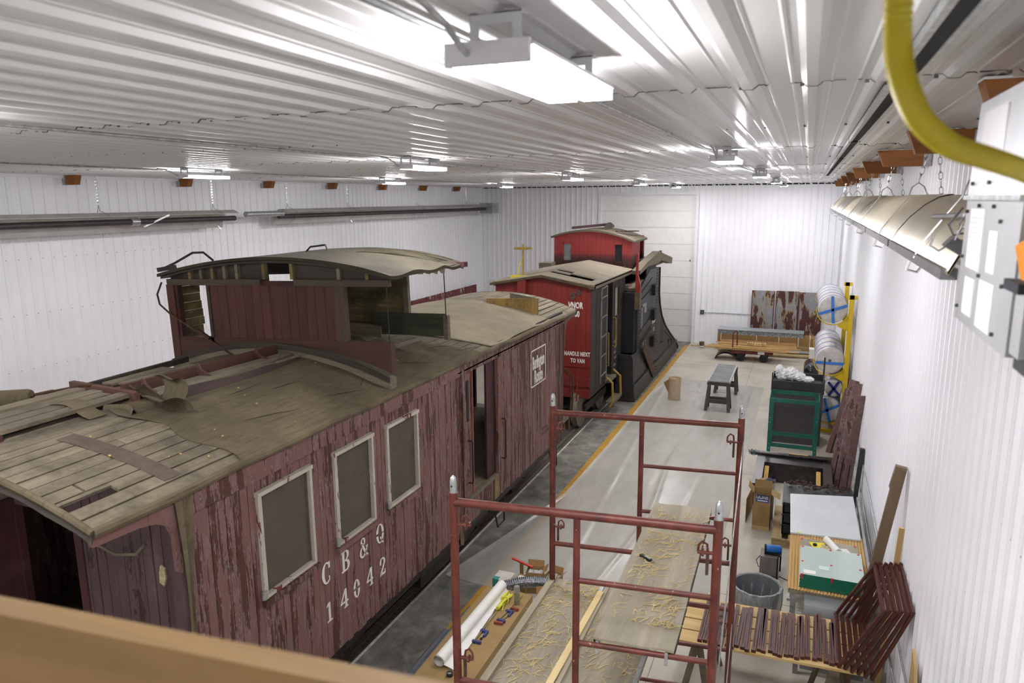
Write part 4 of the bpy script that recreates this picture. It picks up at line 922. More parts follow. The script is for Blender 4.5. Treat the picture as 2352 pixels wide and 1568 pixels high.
# top cornice with overhanging nose
MB().prism([(18.3, 3.2), (19.3, 3.32), (20.5, 3.3), (21.2, 3.34), (23.0, 3.1), (23.05, 3.28), (21.6, 3.5), (20.9, 3.62), (20.2, 3.55), (19.2, 3.45), (18.3, 3.3)], 'x', WX-.18, WX+.03).build('top_cornice', M_GREYW, pl)
MB().box(WXL, WX-.1, 20.6, 22.95, 3.18, 3.3).build('top_deck', M_GREYW, pl)
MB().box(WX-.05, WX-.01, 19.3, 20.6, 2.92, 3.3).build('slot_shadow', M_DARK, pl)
MB().box(-4.45, WX-.02, 18.35, 20.7, 2.78, 2.84).build('wing_top', M_GREYW, pl)
MB().beam((-4.45, 18.9, 3.3), (-3.95, 21.5, 3.58), .05, .05).build('top_rail', M_MAROON, pl)
MB().prism([(WX-.06, 2.75), (WX+.06, 2.75), (WX+.07, 2.95), (WX+.0, 3.2), (WX-.0, 3.75), (WX-.05, 3.75), (WX-.06, 3.2)], 'y', 18.18, 18.26).build('red_marker_blade', pm('bright_red_blade', '#93281f', '#a03128', .55), pl)
MB().box(WX-.07, WX+.07, 18.14, 18.3, 2.32, 2.76).build('blade_socket', pm('ochre_socket', '#574a34', '#6d5e42', .7), pl)
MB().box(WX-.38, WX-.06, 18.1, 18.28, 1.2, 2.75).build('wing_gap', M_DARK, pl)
# ================================================================== scaffold
def m_scaf():
    t = NT('worn_red_steel'); f = t.noise(t.pos((1, 1, .7)), 9, 6, .7); g = t.noise(t.pos(), 38, 4, .6)
    col = t.ramp(f, [(.35, c('#4d231c')), (.55, c('#652e23')), (.75, c('#7a4030'))])
    col = t.mix(t.ramp(g, [(.68, (0, 0, 0)), (.74, (1, 1, 1))]), col, c('#c9b9a2')); return t.set(col, .45, .1)
M_SCAF = m_scaf()
M_SPLY = wood('worn_scaffold_plywood', '#827a69', '#a39a88', 'y', .85, 7, .05, .2)
M_SHAV = pm('pale_wood_shavings', '#bfa86c', '#d4c08c', .85, scale=20, rnd=5)
M_ALU = pm('aluminium', '#9a9c9e', '#b6b8ba', .35, .8, scale=10)
sc = thing('scaffold_tower', 'red tubular steel scaffold tower with two end frames, beside the way car', 'scaffold', (-1.12, 4.7, 0))
def lp(a, b, t, z): return Vector((lerp(a[0], b[0], t), lerp(a[1], b[1], t), z))
FR = [((-1.857, 3.643), (-.343, 3.82)), ((-1.898, 5.607), (-.384, 5.788))]
def lock(p, d):
    d = Vector(d); p = Vector(p)
    o = MB().cyl(p, p+d*.085, .011, 8).cyl(p+d*.05, p+d*.062, .024, 8).build('brace_stud', M_SCAF, sc)
    MB().tube([p+d*.03+Vector((0, 0, .0)), p+d*.035+Vector((0, 0, .05)), p+d*.06+Vector((0, 0, .065)), p+d*.08+Vector((0, 0, .04)), p+d*.082], .007, 6).build('lock_ring', M_SCAF, o, True)
    MB().box(p.x+d.x*.03-.008, p.x+d.x*.03+.008, p.y+d.y*.03-.008, p.y+d.y*.03+.008, p.z-.13, p.z-.0).build('lock_drop', M_RUST, o)
for a, b2 in FR:
    for t in (0, 1):
        MB().cyl(lp(a, b2, t, .0), lp(a, b2, t, 3.39), .026, 14).build('post', M_SCAF, sc, True)
        p = lp(a, b2, t, 3.36); n_ = MB().tube([p, p+Vector((0, 0, .10)), p+Vector((0, 0, .125)), p+Vector((0, 0, .135))], [.021, .021, .016, .005], 12).build('coupling_pin', M_GALV, sc, True)
        MB().cyl(p+Vector((0, -.024, .075)), p+Vector((0, .024, .075)), .006, 6).build('pin_hole', M_DARK, n_)
    MB().cyl(lp(a, b2, 0, 3.33), lp(a, b2, 1, 3.33), .026, 14).build('top_bar', M_SCAF, sc, True)
    MB().cyl(lp(a, b2, .49, 2.14), lp(a, b2, .49, 3.32), .021, 12).build('inner_post', M_SCAF, sc, True)
    MB().cyl(lp(a, b2, .49, .3), lp(a, b2, .49, 1.74), .021, 12).build('inner_post', M_SCAF, sc, True)
    for z in (2.925, 2.525, 1.35, .95, .55): MB().cyl(lp(a, b2, .49, z), lp(a, b2, 1, z), .017, 10).build('rung', M_SCAF, sc, True)
    for z in (2.14, 1.73, .3): MB().cyl(lp(a, b2, 0, z), lp(a, b2, 1, z), .021, 12).build('cross_bar', M_SCAF, sc, True)
    ex = Vector((b2[0]-a[0], b2[1]-a[1], 0)).normalized()
    for z in (3.19, 2.3, 1.6, .5):
        lock(lp(a, b2, 0, z)+ex*.02, ex); lock(lp(a, b2, 1, z)-ex*.02, -ex)
    for t in (0, 1): MB().lathe([(.002, 0), (.06, 0), (.07, .02), (.03, .03), (.026, .12)], lp(a, b2, t, .0), 12).build('base_plate', M_RUST, sc)
for (p, q) in (((-.36, 5.76, 3.19), (-.315, 3.85, 2.3)), ((-.37, 5.77, 1.6), (-.32, 3.85, .5)), ((-1.88, 5.6, 1.6), (-1.84, 3.67, .5)), ((-.345, 3.85, 1.6), (-.40, 5.77, .5))):
    MB().beam(p, q, .008, .035, (0, 0, 1)).build('cross_brace', M_GALV, sc)
# walk boards
def shavings(par_name, label, x0, x1, y0, y1, z, n, seed):
    r = random.Random(seed); b = MB()
    cl = [(r.uniform(x0+.05, x1-.05), r.uniform(y0+.1, y1-.1), r.uniform(.08, .22)) for _ in range(9)]
    for i in range(n):
        cx, cy, s = r.choice(cl)
        x = min(max(r.gauss(cx, s), x0), x1); y = min(max(r.gauss(cy, s*1.4), y0), y1); a = r.gauss(.9, .7); L = r.uniform(.02, .11)
        w = r.uniform(.003, .0055); dx, dy = math.cos(a)*L, math.sin(a)*L; bend = r.uniform(-.012, .012)
        pm_ = Vector((x+dx/2-bend*math.sin(a), y+dy/2+bend*math.cos(a), z+.004+r.uniform(0, .008)))
        b.beam((x, y, z+.003), pm_, w, .0015); b.beam(pm_, (x+dx, y+dy, z+.003), w, .0015)
    tag(b.build('wood_shavings', M_SHAV), label, 'wood shavings', kind='stuff')
p1 = thing('scaffold_plank', 'upper worn plywood walk board hooked on the right half of the scaffold', 'plank', (-.8, 4.8, 2.545))
mt = frameM(Vector((-1.02, 3.76, 2.55)), (.48, .03, 0), (-.035, 2.05, 0))
def irregular(w, L):
    pts = [(0, 0)]; r = random.Random(4)
    for i in range(1, 8): pts.append((w*i/8, r.uniform(-.008, .008)))
    pts += [(w, 0)]+[(w+r.uniform(-.003, .003), L*i/8) for i in range(1, 8)]+[(w, L)]+[(w*(8-i)/8, L+r.uniform(-.01, .01)) for i in range(1, 8)]+[(0, L)]+[(r.uniform(-.003, .003), L*(8-i)/8) for i in range(1, 8)]
    return pts
b = MB().prism(irregular(.47, 2.06), 'z', 0, .014); b.xf(mt); b.build('plywood', M_SPLY, p1)
b = MB().box(.0, .03, .02, 2.04, -.05, -.0).box(.44, .47, .02, 2.04, -.05, 0); b.xf(mt); b.build('side_rail', pm('dark_plank_rail', '#2f2b26', '#443d35', .8), p1)
for x in (.03, .43):
    for y, s in ((.03, -1), (2.03, 1)):
        b = MB().beam((x, y, -.01), (x, y-.0+s*.04, -.012), .018, .012).beam((x, y+s*.04, -.0), (x, y+s*.045, -.075), .018, .008); b.xf(mt); b.build('hook', M_GALV, p1)
shavings('a', 'pale wood shavings scattered on the upper scaffold plank', -.99, -.62, 4.0, 5.65, 2.564, 330, 1)
p2 = thing('scaffold_plank', 'lower walk board with wooden edge rail on the left of the scaffold', 'plank', (-1.68, 4.65, 1.75))
MB().box(-1.88, -1.47, 3.35, 5.68, 1.755, 1.77).build('plywood', M_SPLY, p2)
MB().box(-1.93, -1.875, 3.33, 5.70, 1.735, 1.80).build('edge_rail', wood('grey_lumber', '#8d8470', '#a79d88', 'y', .85, 8, .05), p2)
MB().box(-1.47, -1.435, 3.35, 5.69, 1.735, 1.79).build('edge_rail', M_ALU, p2)
p3 = thing('scaffold_plank', 'lower walk board in the middle of the scaffold under the upper plank', 'plank', (-1.15, 4.65, 1.75))
MB().box(-1.40, -.93, 3.35, 5.68, 1.755, 1.77).build('plywood', M_SPLY, p3)
MB().box(-1.43, -1.395, 3.35, 5.69, 1.735, 1.79).build('edge_rail', wood('grey_lumber', '#8d8470', '#a79d88', 'y', .85, 8, .05), p3)
MB().box(-.93, -.90, 3.35, 5.69, 1.735, 1.78).build('edge_rail', M_ALU, p3)
shavings('b', 'pale wood shavings on the lower left scaffold plank', -1.87, -1.5, 3.9, 5.62, 1.771, 360, 2)
shavings('c', 'pale wood shavings on the lower middle scaffold plank', -1.38, -.95, 3.7, 5.4, 1.771, 150, 3)
tag(MB().beam((-1.44, 5.55, 1.797), (-1.47, 3.6, 1.797), .05, .012).build('wood_strip', wood('pale_pine_strip', '#d0b57c', '#e2cc98', 'y', .7, 6, .0, .05)), 'long pale pine strip lying along the lower scaffold planks', 'wood strip')
kn = thing('utility_knife', 'grey and black utility knife on the upper scaffold plank', 'knife', (-.9, 4.8, 2.565))
MB().beam((-.965, 4.84, 2.574), (-.88, 4.78, 2.574), .024, .018).build('handle', M_IRON, kn); MB().beam((-.93, 4.816, 2.584), (-.885, 4.784, 2.584), .014, .006).build('grip', M_ALU, kn); MB().beam((-.88, 4.78, 2.574), (-.855, 4.762, 2.574), .014, .003).build('blade', M_CHROME, kn)
wr_ = thing('crumpled_wrapper', 'small crumpled white wrapper on the lower middle scaffold plank', 'wrapper', (-1.2, 4.3, 1.77))
MB().sheet(lambda u, v: (-1.24+.07*u, 4.27+.05*v, 1.776+.012*math.sin(7*u+3*v)**2), 6, 6, .002).build('paper', pm('wrapper_white', '#d5cfd0', '#c1a9a9', .7, scale=30), wr_)

# ================================================================== foreground guard rail (on the loft)
M_PINE = wood('pine_lumber', '#806238', '#9a7a4a', 'x', .7, 5, .0, .1)
gr = thing('guard_rail', 'blurred pine lumber guard rail crossing the near bottom corner', 'guard rail', (-1.2, .62, 0))
ax = Vector((.76, .07, 0)).normalized(); p0 = Vector((-.20, .725, 4.5))
MB().beam(p0-ax*2.6+Vector((0, 0, -.12)), p0+Vector((0, 0, -.12)), .04, .24).build('rail_board', M_PINE, gr)
for t in (2.5, .06):
    q = p0-ax*t+Vector((0, -.07, 0)); MB().box(q.x-.045, q.x+.045, q.y-.045, q.y+.045, 0, 4.3).build('rail_post', M_PINE, gr)

# ================================================================== long carton and things on it
M_KRAFT = pm('kraft_carton', '#8f7449', '#997e52', .85, scale=3)
M_KRAFTD = pm('kraft_carton_inner', '#8a6a3f', '#967548', .85, scale=4)
ct = thing('long_carton', 'long low brown cardboard carton on the floor left of the scaffold', 'carton', (-3.0, 6.1, 0))
MB().box(-3.32, -2.74, 4.9, 7.37, .001, .498).build('carton_body', M_KRAFT, ct)
MB().box(-3.318, -3.01, 4.9, 7.372, .498, .502).build('top_flap', M_KRAFT, ct); MB().box(-3.0, -2.74, 4.9, 7.372, .498, .502).build('top_flap', M_KRAFT, ct)
pr = thing('paper_roll', 'white paper roll partly unrolled on top of the long carton', 'paper roll', (-3.07, 6.5, .502))
M_PAPER = pm('white_paper', '#dcdad4', '#e6e4df', .75)
def rollM(p, q): return frameM(Vector((0, 0, 0)), Vector((0, 0, 1)).cross(Vector(q)-Vector(p)), (0, 0, 1)).to_3x3()
d = Vector((.025, 1.52, 0)).normalized(); sd_ = Vector((d.y, -d.x, 0)); A = Vector((-3.145, 5.76, .568))
def spiral(u, v):
    a = u*2*math.pi*2.6; r = .042+.022*u; return A+d*(v*1.58)+sd_*(r*math.cos(a))+Vector((0, 0, r*math.sin(a)))
MB().sheet(spiral, 60, 2).build('roll', M_PAPER, pr, True)
def tail(u, v):
    w = .11*(1-v*.75); return A+d*(v*1.58)+sd_*(.05+w*u)+Vector((0, 0, -.055+.03*(1-u)**2+.012*math.sin(3*u)*(1-v)))
MB().sheet(tail, 10, 8, .002).build('loose_end', M_PAPER, pr, True)
for k, (x, y0, y1, lab) in enumerate(((-3.44, 5.75, 7.18, 'grey steel channel lying between the carton and the yellow line, right one'), (-3.545, 5.3, 6.75, 'perforated grey steel channel lying along the yellow line, left one'))):
    o = thing('steel_channel', lab, 'channel', (x, y0, 0), 'grey steel channels')
    M_ST = pm('dark_grey_steel', '#6a6d74', '#7a7d85', .45, .5)
    z = .30 if k == 0 else .24
    MB().box(x-.05, x+.05, y0, y1, z-.008, z).box(x-.05, x-.044, y0, y1, z-.05, z).box(x+.044, x+.05, y0, y1, z-.05, z).build('web', M_ST, o)
    for yy in (y0+.12, y1-.15): MB().box(x-.05, x+.05, yy, yy+.08, .001, z-.05).build('support_block', M_GREYW, o)
    if k:
        for i in range(24): MB().box(x-.056, x-.05, y0+.04+i*.06, y0+.065+i*.06, z-.035, z-.012).build('slot', M_DARK, o)
cordo = thing('rope_hank', 'yellow rope tied in a hank on the long carton', 'rope', (-2.97, 7.05, .502))
M_YROPE = pm('bright_yellow_rope', '#c3c22e', '#d8d64a', .6)
rr = random.Random(8)
for k in range(11):
    o_ = rr.uniform(-.035, .035)+.01; h = rr.uniform(0, .035)
    pts = [(-2.985+o_+.035*math.sin(3*t+k), 6.9+.34*t, .517+h+.012*math.sin(5*t+k)) for t in [i/8 for i in range(9)]]
    MB().tube(pts, .0075, 6).build('strand', M_YROPE, cordo, True)
MB().tube([(-2.985+.045*math.cos(a), 7.1+.01*math.sin(2*a), .535+.04*math.sin(a)) for a in [2*math.pi*i/14 for i in range(14)]], .009, 6, True).build('tie', M_YROPE, cordo, True)
sp = thing('spray_can', 'clear-capped spray can standing on the far end of the long carton', 'spray can', (-2.84, 7.12, .502))
MB().lathe([(.001, 0), (.032, 0), (.033, .01), (.033, .15), (.026, .165)], (-2.84, 7.12, .502), 16).build('can', pm('can_print', '#6d6c3e', '#8a8674', .4, scale=25), sp, True)
MB().lathe([(.034, .15), (.034, .215), (.03, .225), (.001, .225)], (-2.84, 7.12, .502), 16).build('cap', pm('grey_cap', '#7b7c78', '#8b8c88', .3), sp, True)
def clamp(p, q, label):
    p, q = Vector(p), Vector(q); d = (q-p).normalized(); s = Vector((d.y, -d.x, 0))
    o = thing('bar_clamp', label, 'clamp', p, 'blue bar clamps')
    MB().beam(p, q, .012, .008).build('bar', pm('bar_brass', '#8d8560', '#a19a78', .4, .6), o)
    for e, w in ((p, .1), (lerp(p, q, .35), .09)): MB().beam(e-s*w*.2, e+s*w*.8, .028, .026).build('jaw', pm('clamp_blue', '#27305e', '#36427c', .5), o)
    MB().cyl(lerp(p, q, .35)+s*.06, lerp(p, q, .35)+s*.06-d*.09, .015, 8).build('handle', MATS['clamp_blue'], o)
clamp((-2.99, 6.26, .518), (-2.985, 6.85, .518), 'blue bar clamp on the carton beside the white paper roll')
clamp((-2.9, 6.72, .518), (-2.84, 7.3, .518), 'blue bar clamp on the carton under the yellow rope end')
pr2 = thing('bar_clamp', 'rust-red handled clamp on the carton near the yellow rope', 'clamp', (-2.88, 6.66, .502))
MB().beam((-2.93, 6.66, .518), (-2.83, 6.67, .518), .032, .03).build('handle', pm('rust_red_plastic', '#7d3a28', '#8c4631', .5), pr2); MB().beam((-2.88, 6.68, .515), (-2.8, 7.0, .515), .01, .008).build('bar', MATS['bar_brass'], pr2); MB().beam((-2.86, 7.0, .518), (-2.77, 6.98, .518), .03, .028).build('jaw', MATS['rust_red_plastic'], pr2)
rd = thing('steel_rod', 'thin bright steel rod lying on the long carton', 'rod', (-2.98, 6.6, .502))
MB().cyl((-3.03, 6.91, .512), (-2.94, 6.34, .512), .008, 8).build('shaft', M_CHROME, rd); MB().cyl((-2.942, 6.345, .512), (-2.939, 6.325, .512), .013, 8).build('tip', M_DARK, rd)
tp = thing('tape_roll', 'black tape roll on the near end of the long carton', 'tape roll', (-2.985, 5.68, .502))
MB().lathe([(.02, 0), (.034, 0), (.034, .032), (.02, .032), (.02, 0)], (-2.985, 5.68, .503), 18).build('tape', pm('black_tape', '#1d1c1e', '#29282a', .5), tp, True)
MB().lathe([(.001, .02), (.02, .022)], (-2.985, 5.68, .503), 18).build('core', pm('tape_core', '#9a948c', '#8a847c', .7), tp)
# clutter beyond the carton
def open_box(x, y, z, w, d_, h, label, rot=0, flaps=True, cat='box', name='cardboard_box', fill=None):
    o = thing(name, label, cat, (x, y, z)); M = Matrix.Translation((x, y, z)) @ Matrix.Rotation(rot, 4, 'Z'); t = .004
    b = MB(); b.box(-w/2, w/2, -d_/2, -d_/2+t, 0, h, M).box(-w/2, w/2, d_/2-t, d_/2, 0, h, M).box(-w/2, -w/2+t, -d_/2, d_/2, 0, h, M).box(w/2-t, w/2, -d_/2, d_/2, 0, h, M).box(-w/2, w/2, -d_/2, d_/2, 0, t, M)
    b.build('carton_body', M_KRAFT, o)
    if flaps:
        for (p, q, u) in (((-w/2, d_/2, h), (w/2, d_/2, h), (0, .35, .8)), ((w/2, -d_/2, h), (w/2, d_/2, h), (.7, 0, .6))):
            L = d_*.38 if u[0] == 0 else w*.38; u = Vector(u).normalized()*L; P, Q = Vector(p), Vector(q)
            MB().add([M @ e for e in (P, Q, Q+u, P+u, P+Vector((0, 0, -.003))+u*.02, Q+Vector((0, 0, -.003))+u*.02, Q+u+Vector((0, 0, -.003)), P+u+Vector((0, 0, -.003)))], [(0, 1, 2, 3), (7, 6, 5, 4), (0, 4, 5, 1), (1, 5, 6, 2), (2, 6, 7, 3), (3, 7, 4, 0)]).build('flap', M_KRAFTD, o)
    if fill:
        MB().sheet(lambda u, v: tuple(M @ Vector((lerp(-w/2+.01, w/2-.01, u), lerp(-d_/2+.01, d_/2-.01, v), h*.8+.04*math.sin(9*u)*math.cos(8*v)))), 8, 8, .003).build('plastic_filling', fill, o)
    return o
M_PFILL = pm('clear_plastic_fill', '#a9aaa8', '#c9cac8', .25, scale=30)
open_box(-3.05, 8.30, 0, .22, .2, .30, 'open cardboard box with clear plastic inside, taller of the pair behind the silver duct', .2, True, fill=M_PFILL)
open_box(-2.83, 8.38, 0, .2, .2, .22, 'open cardboard box with clear plastic inside, lower one next to the scaffold post', -.15, True, fill=M_PFILL)
open_box(-2.62, 7.62, 0, .27, .24, .34, 'open cardboard box between the long carton and the scaffold plank', .5, True, fill=M_PFILL)
o = thing('cardboard_box', 'small closed cardboard box with white label behind the silver duct', 'box', (-3.2, 8.2, 0))
MB().box(-3.26, -3.12, 8.1, 8.26, 0, .22).build('carton_body', M_KRAFT, o); MB().box(-3.24, -3.15, 8.13, 8.22, .22, .222).build('label', M_PAPER, o)
o = thing('product_box', 'white and teal printed box on top of the dark blue box', 'box', (-3.35, 7.95, .16))
MB().box(-3.46, -3.24, 7.83, 8.06, .16, .33).build('carton_body', pm('teal_white_print', '#cfcac0', '#b9b4aa', .6), o); MB().box(-3.462, -3.38, 7.828, 7.9, .2, .332).build('teal_panel', pm('teal', '#2d7f74', '#3a8f84', .5), o); MB().box(-3.44, -3.26, 7.826, 7.83, .18, .25).build('dark_panel', M_DARK, o)
o = thing('product_box', 'dark navy box under the white and teal box', 'box', (-3.35, 7.95, 0))
MB().box(-3.47, -3.23, 7.8, 8.08, 0, .158).build('carton_body', pm('navy_print', '#20264a', '#2a3258', .5), o)
MB().box(-3.475, -3.47, 7.85, 7.95, .03, .1).build('label', M_PAPER, o)
o = thing('flexible_duct', 'crinkled silver flexible duct behind the long carton', 'duct', (-3.0, 8.0, .2))
pts = []; rs = []
for i in range(56):
    t = i/55; pts.append((lerp(-3.24, -2.62, t), 7.72+.28*t+.03*math.sin(4*t), .33+.03*math.sin(3*t))); rs.append(.068+(.006 if i % 2 else -.006))
MB().tube(pts, rs, 14).build('foil_hose', pm('silver_foil', '#9a9ca2', '#d2d4d8', .22, .9, scale=40), o, True)
MB().box(-3.15, -3.05, 7.66, 7.8, 0, .26).build('support_box', M_KRAFTD, o); MB().box(-2.75, -2.65, 7.85, 8.0, 0, .29).build('support_box', M_KRAFTD, o)
o = tag(MB().beam((-3.42, 8.42, .33), (-3.1, 8.34, .30), .035, .02).build('red_stick', pm('red_plastic', '#b02a22', '#bf352b', .4)), 'red plastic stick lying behind the white and teal box', 'stick')
MBs = MB().box(-3.3, -3.26, 8.38, 8.42, 0, .3)
MBs.build('stick_rest', M_KRAFTD, o)
# plastic sheet over the floor
def m_film():
    t = NT('clear_plastic_film'); v = t.pos((1, .5, 1)); f = t.noise(v, 2.3, 6, .6, 1.2); t.bump(f, .25, .015)
    g = t.noise(t.pos((1, .25, 1)), 5, 4, .6, .5)
    return t.set(t.ramp(f, [(.3, c('#c0bdb6')), (.7, c('#cbc8c2'))]), .2, 0, .6, t.ramp(g, [(.3, (.50,)*3), (.75, (.60,)*3)]))
def film(u, v):
    L = [(-4.33, 8.2), (-3.95, 9.9), (-3.66, 11.5), (-3.6, 14.5), (-3.58, 18.9), (-3.3, 20.7)]; Rr = [(-.9, 7.95), (-.9, 9.2), (-.87, 12.6), (-.86, 15.5), (-.83, 18.0), (-.82, 20.4)]
    i = v*5; k = min(int(i), 4); t = i-k
    l = (lerp(L[k][0], L[k+1][0], t), lerp(L[k][1], L[k+1][1], t)); r = (lerp(Rr[k][0], Rr[k+1][0], t), lerp(Rr[k][1], Rr[k+1][1], t))
    x, y = lerp(l[0], r[0], u), lerp(l[1], r[1], u)
    fold = .012*math.exp(-((x+3.0+.05*(y-12))/.05)**2)+.012*math.exp(-((x+2.2-.03*(y-12)+.1*math.sin(y))/.03)**2)+.008*math.exp(-((x+1.5+.1*math.sin(.7*y))/.04)**2)+.02*math.exp(-(u/.012)**2)
    return (x, y, .004+fold+.002*(1+math.sin(7*x+3*y)))
b = MB().sheet(film, 90, 70); o = b.build('plastic_sheet', m_film(), None, True); tag(o, 'clear plastic sheeting spread over the concrete floor along the yellow line', 'plastic sheet')
# ================================================================== radiant tube heaters
M_REFL = pm('heater_aluminium', '#a9a6a2', '#bdbab6', .3, .85, scale=3)
M_REFLW = pm('heater_reflector_pale', '#c9bda4', '#d6ccb6', .32, .4, scale=2)
M_TUBE = pm('dark_heater_tube', '#3b3637', '#4a4546', .5, .4)
def chain(b, p, q, r=.004, link_=.05):
    p, q = Vector(p), Vector(q); d = q-p; n = max(2, int(d.length/link_)); u = d.normalized(); s = u.cross(Vector((0, 1, 0)))
    s = s.normalized() if s.length > .01 else Vector((1, 0, 0)); w = u.cross(s)
    for i in range(n):
        a = p+d*(i/n); L = d.length/n; e = s if i % 2 else w
        b.tube([a-u*L*.1+e*.0, a+u*L*.2+e*.012, a+u*L*.8+e*.012, a+u*L*1.1, a+u*L*.8-e*.012, a+u*L*.2-e*.012], r, 4, True)
def tube_heater(label, x, y0, y1, z, out, hangers, mat, zr=(.16, .13), name='tube_heater'):
    """trough reflector: out = +1 opens towards +x (room)"""
    o = thing(name, label, 'heater', (x, (y0+y1)/2, z-.2))
    pr = [(x-out*.20, z-.10), (x-out*.14, z+.04), (x-out*.03, z+.11), (x+out*.08, z+.09), (x+out*.17, z-.02), (x+out*.20, z-.10)]
    pr2 = [(a, bz-.006) for a, bz in pr]
    n = len(pr); segs = 3; 
    for k in range(segs):
        ya, yb_ = lerp(y0, y1, k/segs)+.01, lerp(y0, y1, (k+1)/segs)+.05
        b = MB(); b.add([(a, yy, bz) for yy in (ya, yb_) for a, bz in pr+pr2[::-1]], [(i, i+1, 2*n+i+1, 2*n+i) for i in range(2*n-1)]+[(2*n-1, 0, 2*n, 4*n-1)])
        b.build('reflector', mat, o)
    MB().cyl((x, y0-.1, z-.03), (x, y1+.1, z-.03), .05, 12).build('burner_tube', M_TUBE, o, True)
    for k, yy in enumerate(hangers):
        b = MB().tube([(x-.2, yy, z-.09), (x-.12, yy, z+.10), (x-.03, yy, z+.17), (x, yy, z+.2), (x+.03, yy, z+.17), (x+.12, yy, z+.10), (x+.2, yy, z-.09), (x+.06, yy, z-.13), (x, yy, z-.1), (x-.06, yy, z-.13)], .005, 5, True)
        h = b.build('wire_hanger', M_CHROME, o, True)
        b = MB(); chain(b, (x, yy, z+.2), (x-.03, yy, ZC-.03)); chain(b, (x+.01, yy, z+.2), (x+.06, yy, ZC-.03)); b.build('chain', M_CHROME, h)
        MB().tube([(x-.01, yy-.04, z-.03), (x-.07, yy-.02, z-.03), (x-.07, yy+.02, z-.03), (x, yy+.04, z+.04)], .006, 5).build('tube_clip', M_CHROME, h)
    return o
M_REFL_L = pm('heater_reflector_silver', '#bdbab6', '#cbc8c5', .30, .35, scale=3)
def tilted_heater(label, y0, y1, hangers):
    o = thing('tube_heater', label, 'heater', (-11.15, (y0+y1)/2, 4.6))
    pr = [(-11.42, 4.58), (-11.40, 4.72), (-11.33, 4.85), (-11.22, 4.92), (-11.08, 4.93), (-10.96, 4.87)]; ii = [(a+.004, z-.010) for a, z in pr]; n = len(pr); pp = pr+ii[::-1]; ns = 4
    for k in range(ns):
        ya, yb_ = lerp(y0, y1, k/ns), lerp(y0, y1, (k+1)/ns)+.05; dz = .004*(k % 2)
        MB().add([(a, yy, z+dz) for yy in (ya, yb_) for a, z in pp], [(i, i+1, 2*n+i+1, 2*n+i) for i in range(2*n-1)]+[(2*n-1, 0, 2*n, 4*n-1)]).build('reflector', M_REFL_L, o)
    MB().cyl((-11.14, y0-.1, 4.76), (-11.14, y1+.12, 4.76), .052, 12).build('burner_tube', M_TUBE, o, True)
    for yy in hangers:
        hh = MB().tube([(-11.44, yy, 4.57), (-11.41, yy, 4.74), (-11.23, yy, 4.94), (-11.2, yy, 5.05), (-11.17, yy, 4.96), (-10.95, yy, 4.89), (-10.93, yy, 4.84)], .006, 5).build('wire_hanger', M_CHROME, o, True)
        b = MB(); chain(b, (-11.2, yy, 5.05), (-11.2, yy, ZC-.04), .005); b.build('chain', M_CHROME, hh)
        MB().tube([(-11.08, yy+.1, 4.76), (-11.1, yy+.1, 4.69), (-11.16, yy+.1, 4.66), (-11.22, yy+.1, 4.62), (-11.2, yy+.16, 4.55)], .007, 5).build('tube_clip', M_CHROME, hh)
    return o
h1 = tilted_heater('long silver tube heater hanging on chains along the left wall, nearer one', 3.0, 12.0, (9.0, 11.6))
MB().cyl((-11.14, 9.55, 4.76), (-11.14, 9.72, 4.76), .07, 12).build('tube_coupling', M_GALV, h1, True); MB().beam((-11.22, 9.9, 4.66), (-10.95, 10.25, 4.87), .05, .03).build('turn_handle', M_GALV, h1)
h2 = tilted_heater('long silver tube heater hanging along the left wall, farther one by the corner', 13.6, 24.9, (13.9, 16.3, 20.0, 23.5))
MB().cyl((-11.1, 12.4, 4.83), (-11.1, 13.6, 4.83), .06, 12).build('exhaust_pipe', M_GALV, h2, True)
MB().box(-11.35, -10.85, 25.0, 25.6, 4.6, 4.98).build('burner_box', M_GALV, h2)
for k, z in enumerate((4.7, 4.85)): MB().box(-11.3, -11.12, 24.995, 25.0, z, z+.1).build('label', M_PAPER, h2)
h3 = thing('tube_heater', 'tube heater with pale curved reflectors hanging on chains along the right wall', 'heater', (.7, 12, 4.75))
prR = [(.98, 4.93), (.95, 5.03), (.90, 5.09), (.84, 5.115), (.77, 5.10), (.69, 5.05), (.61, 4.97), (.55, 4.89), (.515, 4.815)]
ins = [(a-.004 if a > .8 else a+.006, bz-.012) for a, bz in prR]
for k in range(8):
    ya, yb_ = 3.25+2.15*k, 3.25+2.15*(k+1)+.06; dz = .0 if k % 2 else -.006; n = len(prR); pp = prR+ins[::-1]
    b = MB().add([(a, yy, bz+dz) for yy in (ya, yb_) for a, bz in pp], [(i, i+1, 2*n+i+1, 2*n+i) for i in range(2*n-1)]+[(2*n-1, 0, 2*n, 4*n-1)])
    b.build('reflector', M_REFLW, h3, True)
    MB().box(.50, .56, ya+.05, yb_-.1, 4.775, 4.82).build('edge_channel', pm('grey_edge_metal', '#77777a', '#8a8a8d', .35, .6), h3)
MB().cyl((.74, 3.1, 4.93), (.74, 20.6, 4.93), .05, 12).build('burner_tube', M_TUBE, h3, True)
for yy in (4.1, 6.2, 8.6, 11.2, 13.8, 16.6, 19.2):
    hh = MB().tube([(.5, yy, 4.8), (.52, yy, 4.86), (.68, yy, 5.10), (.70, yy, 5.17), (.74, yy, 5.2), (.78, yy, 5.17), (.80, yy, 5.12), (.98, yy, 4.98), (.99, yy, 4.9)], .005, 5).build('wire_hanger', M_CHROME, h3, True)
    b = MB(); chain(b, (.74, yy, 5.2), (.80, yy-.02, ZC-.03)); chain(b, (.9, yy, 5.06), (.84, yy, ZC-.03)); b.build('chain', M_CHROME, hh)
    MB().tube([(.52, yy+.25, 4.80), (.5, yy+.25, 4.72), (.56, yy+.33, 4.70), (.6, yy+.33, 4.76)], .007, 6).build('tube_clip', M_CHROME, hh, True)
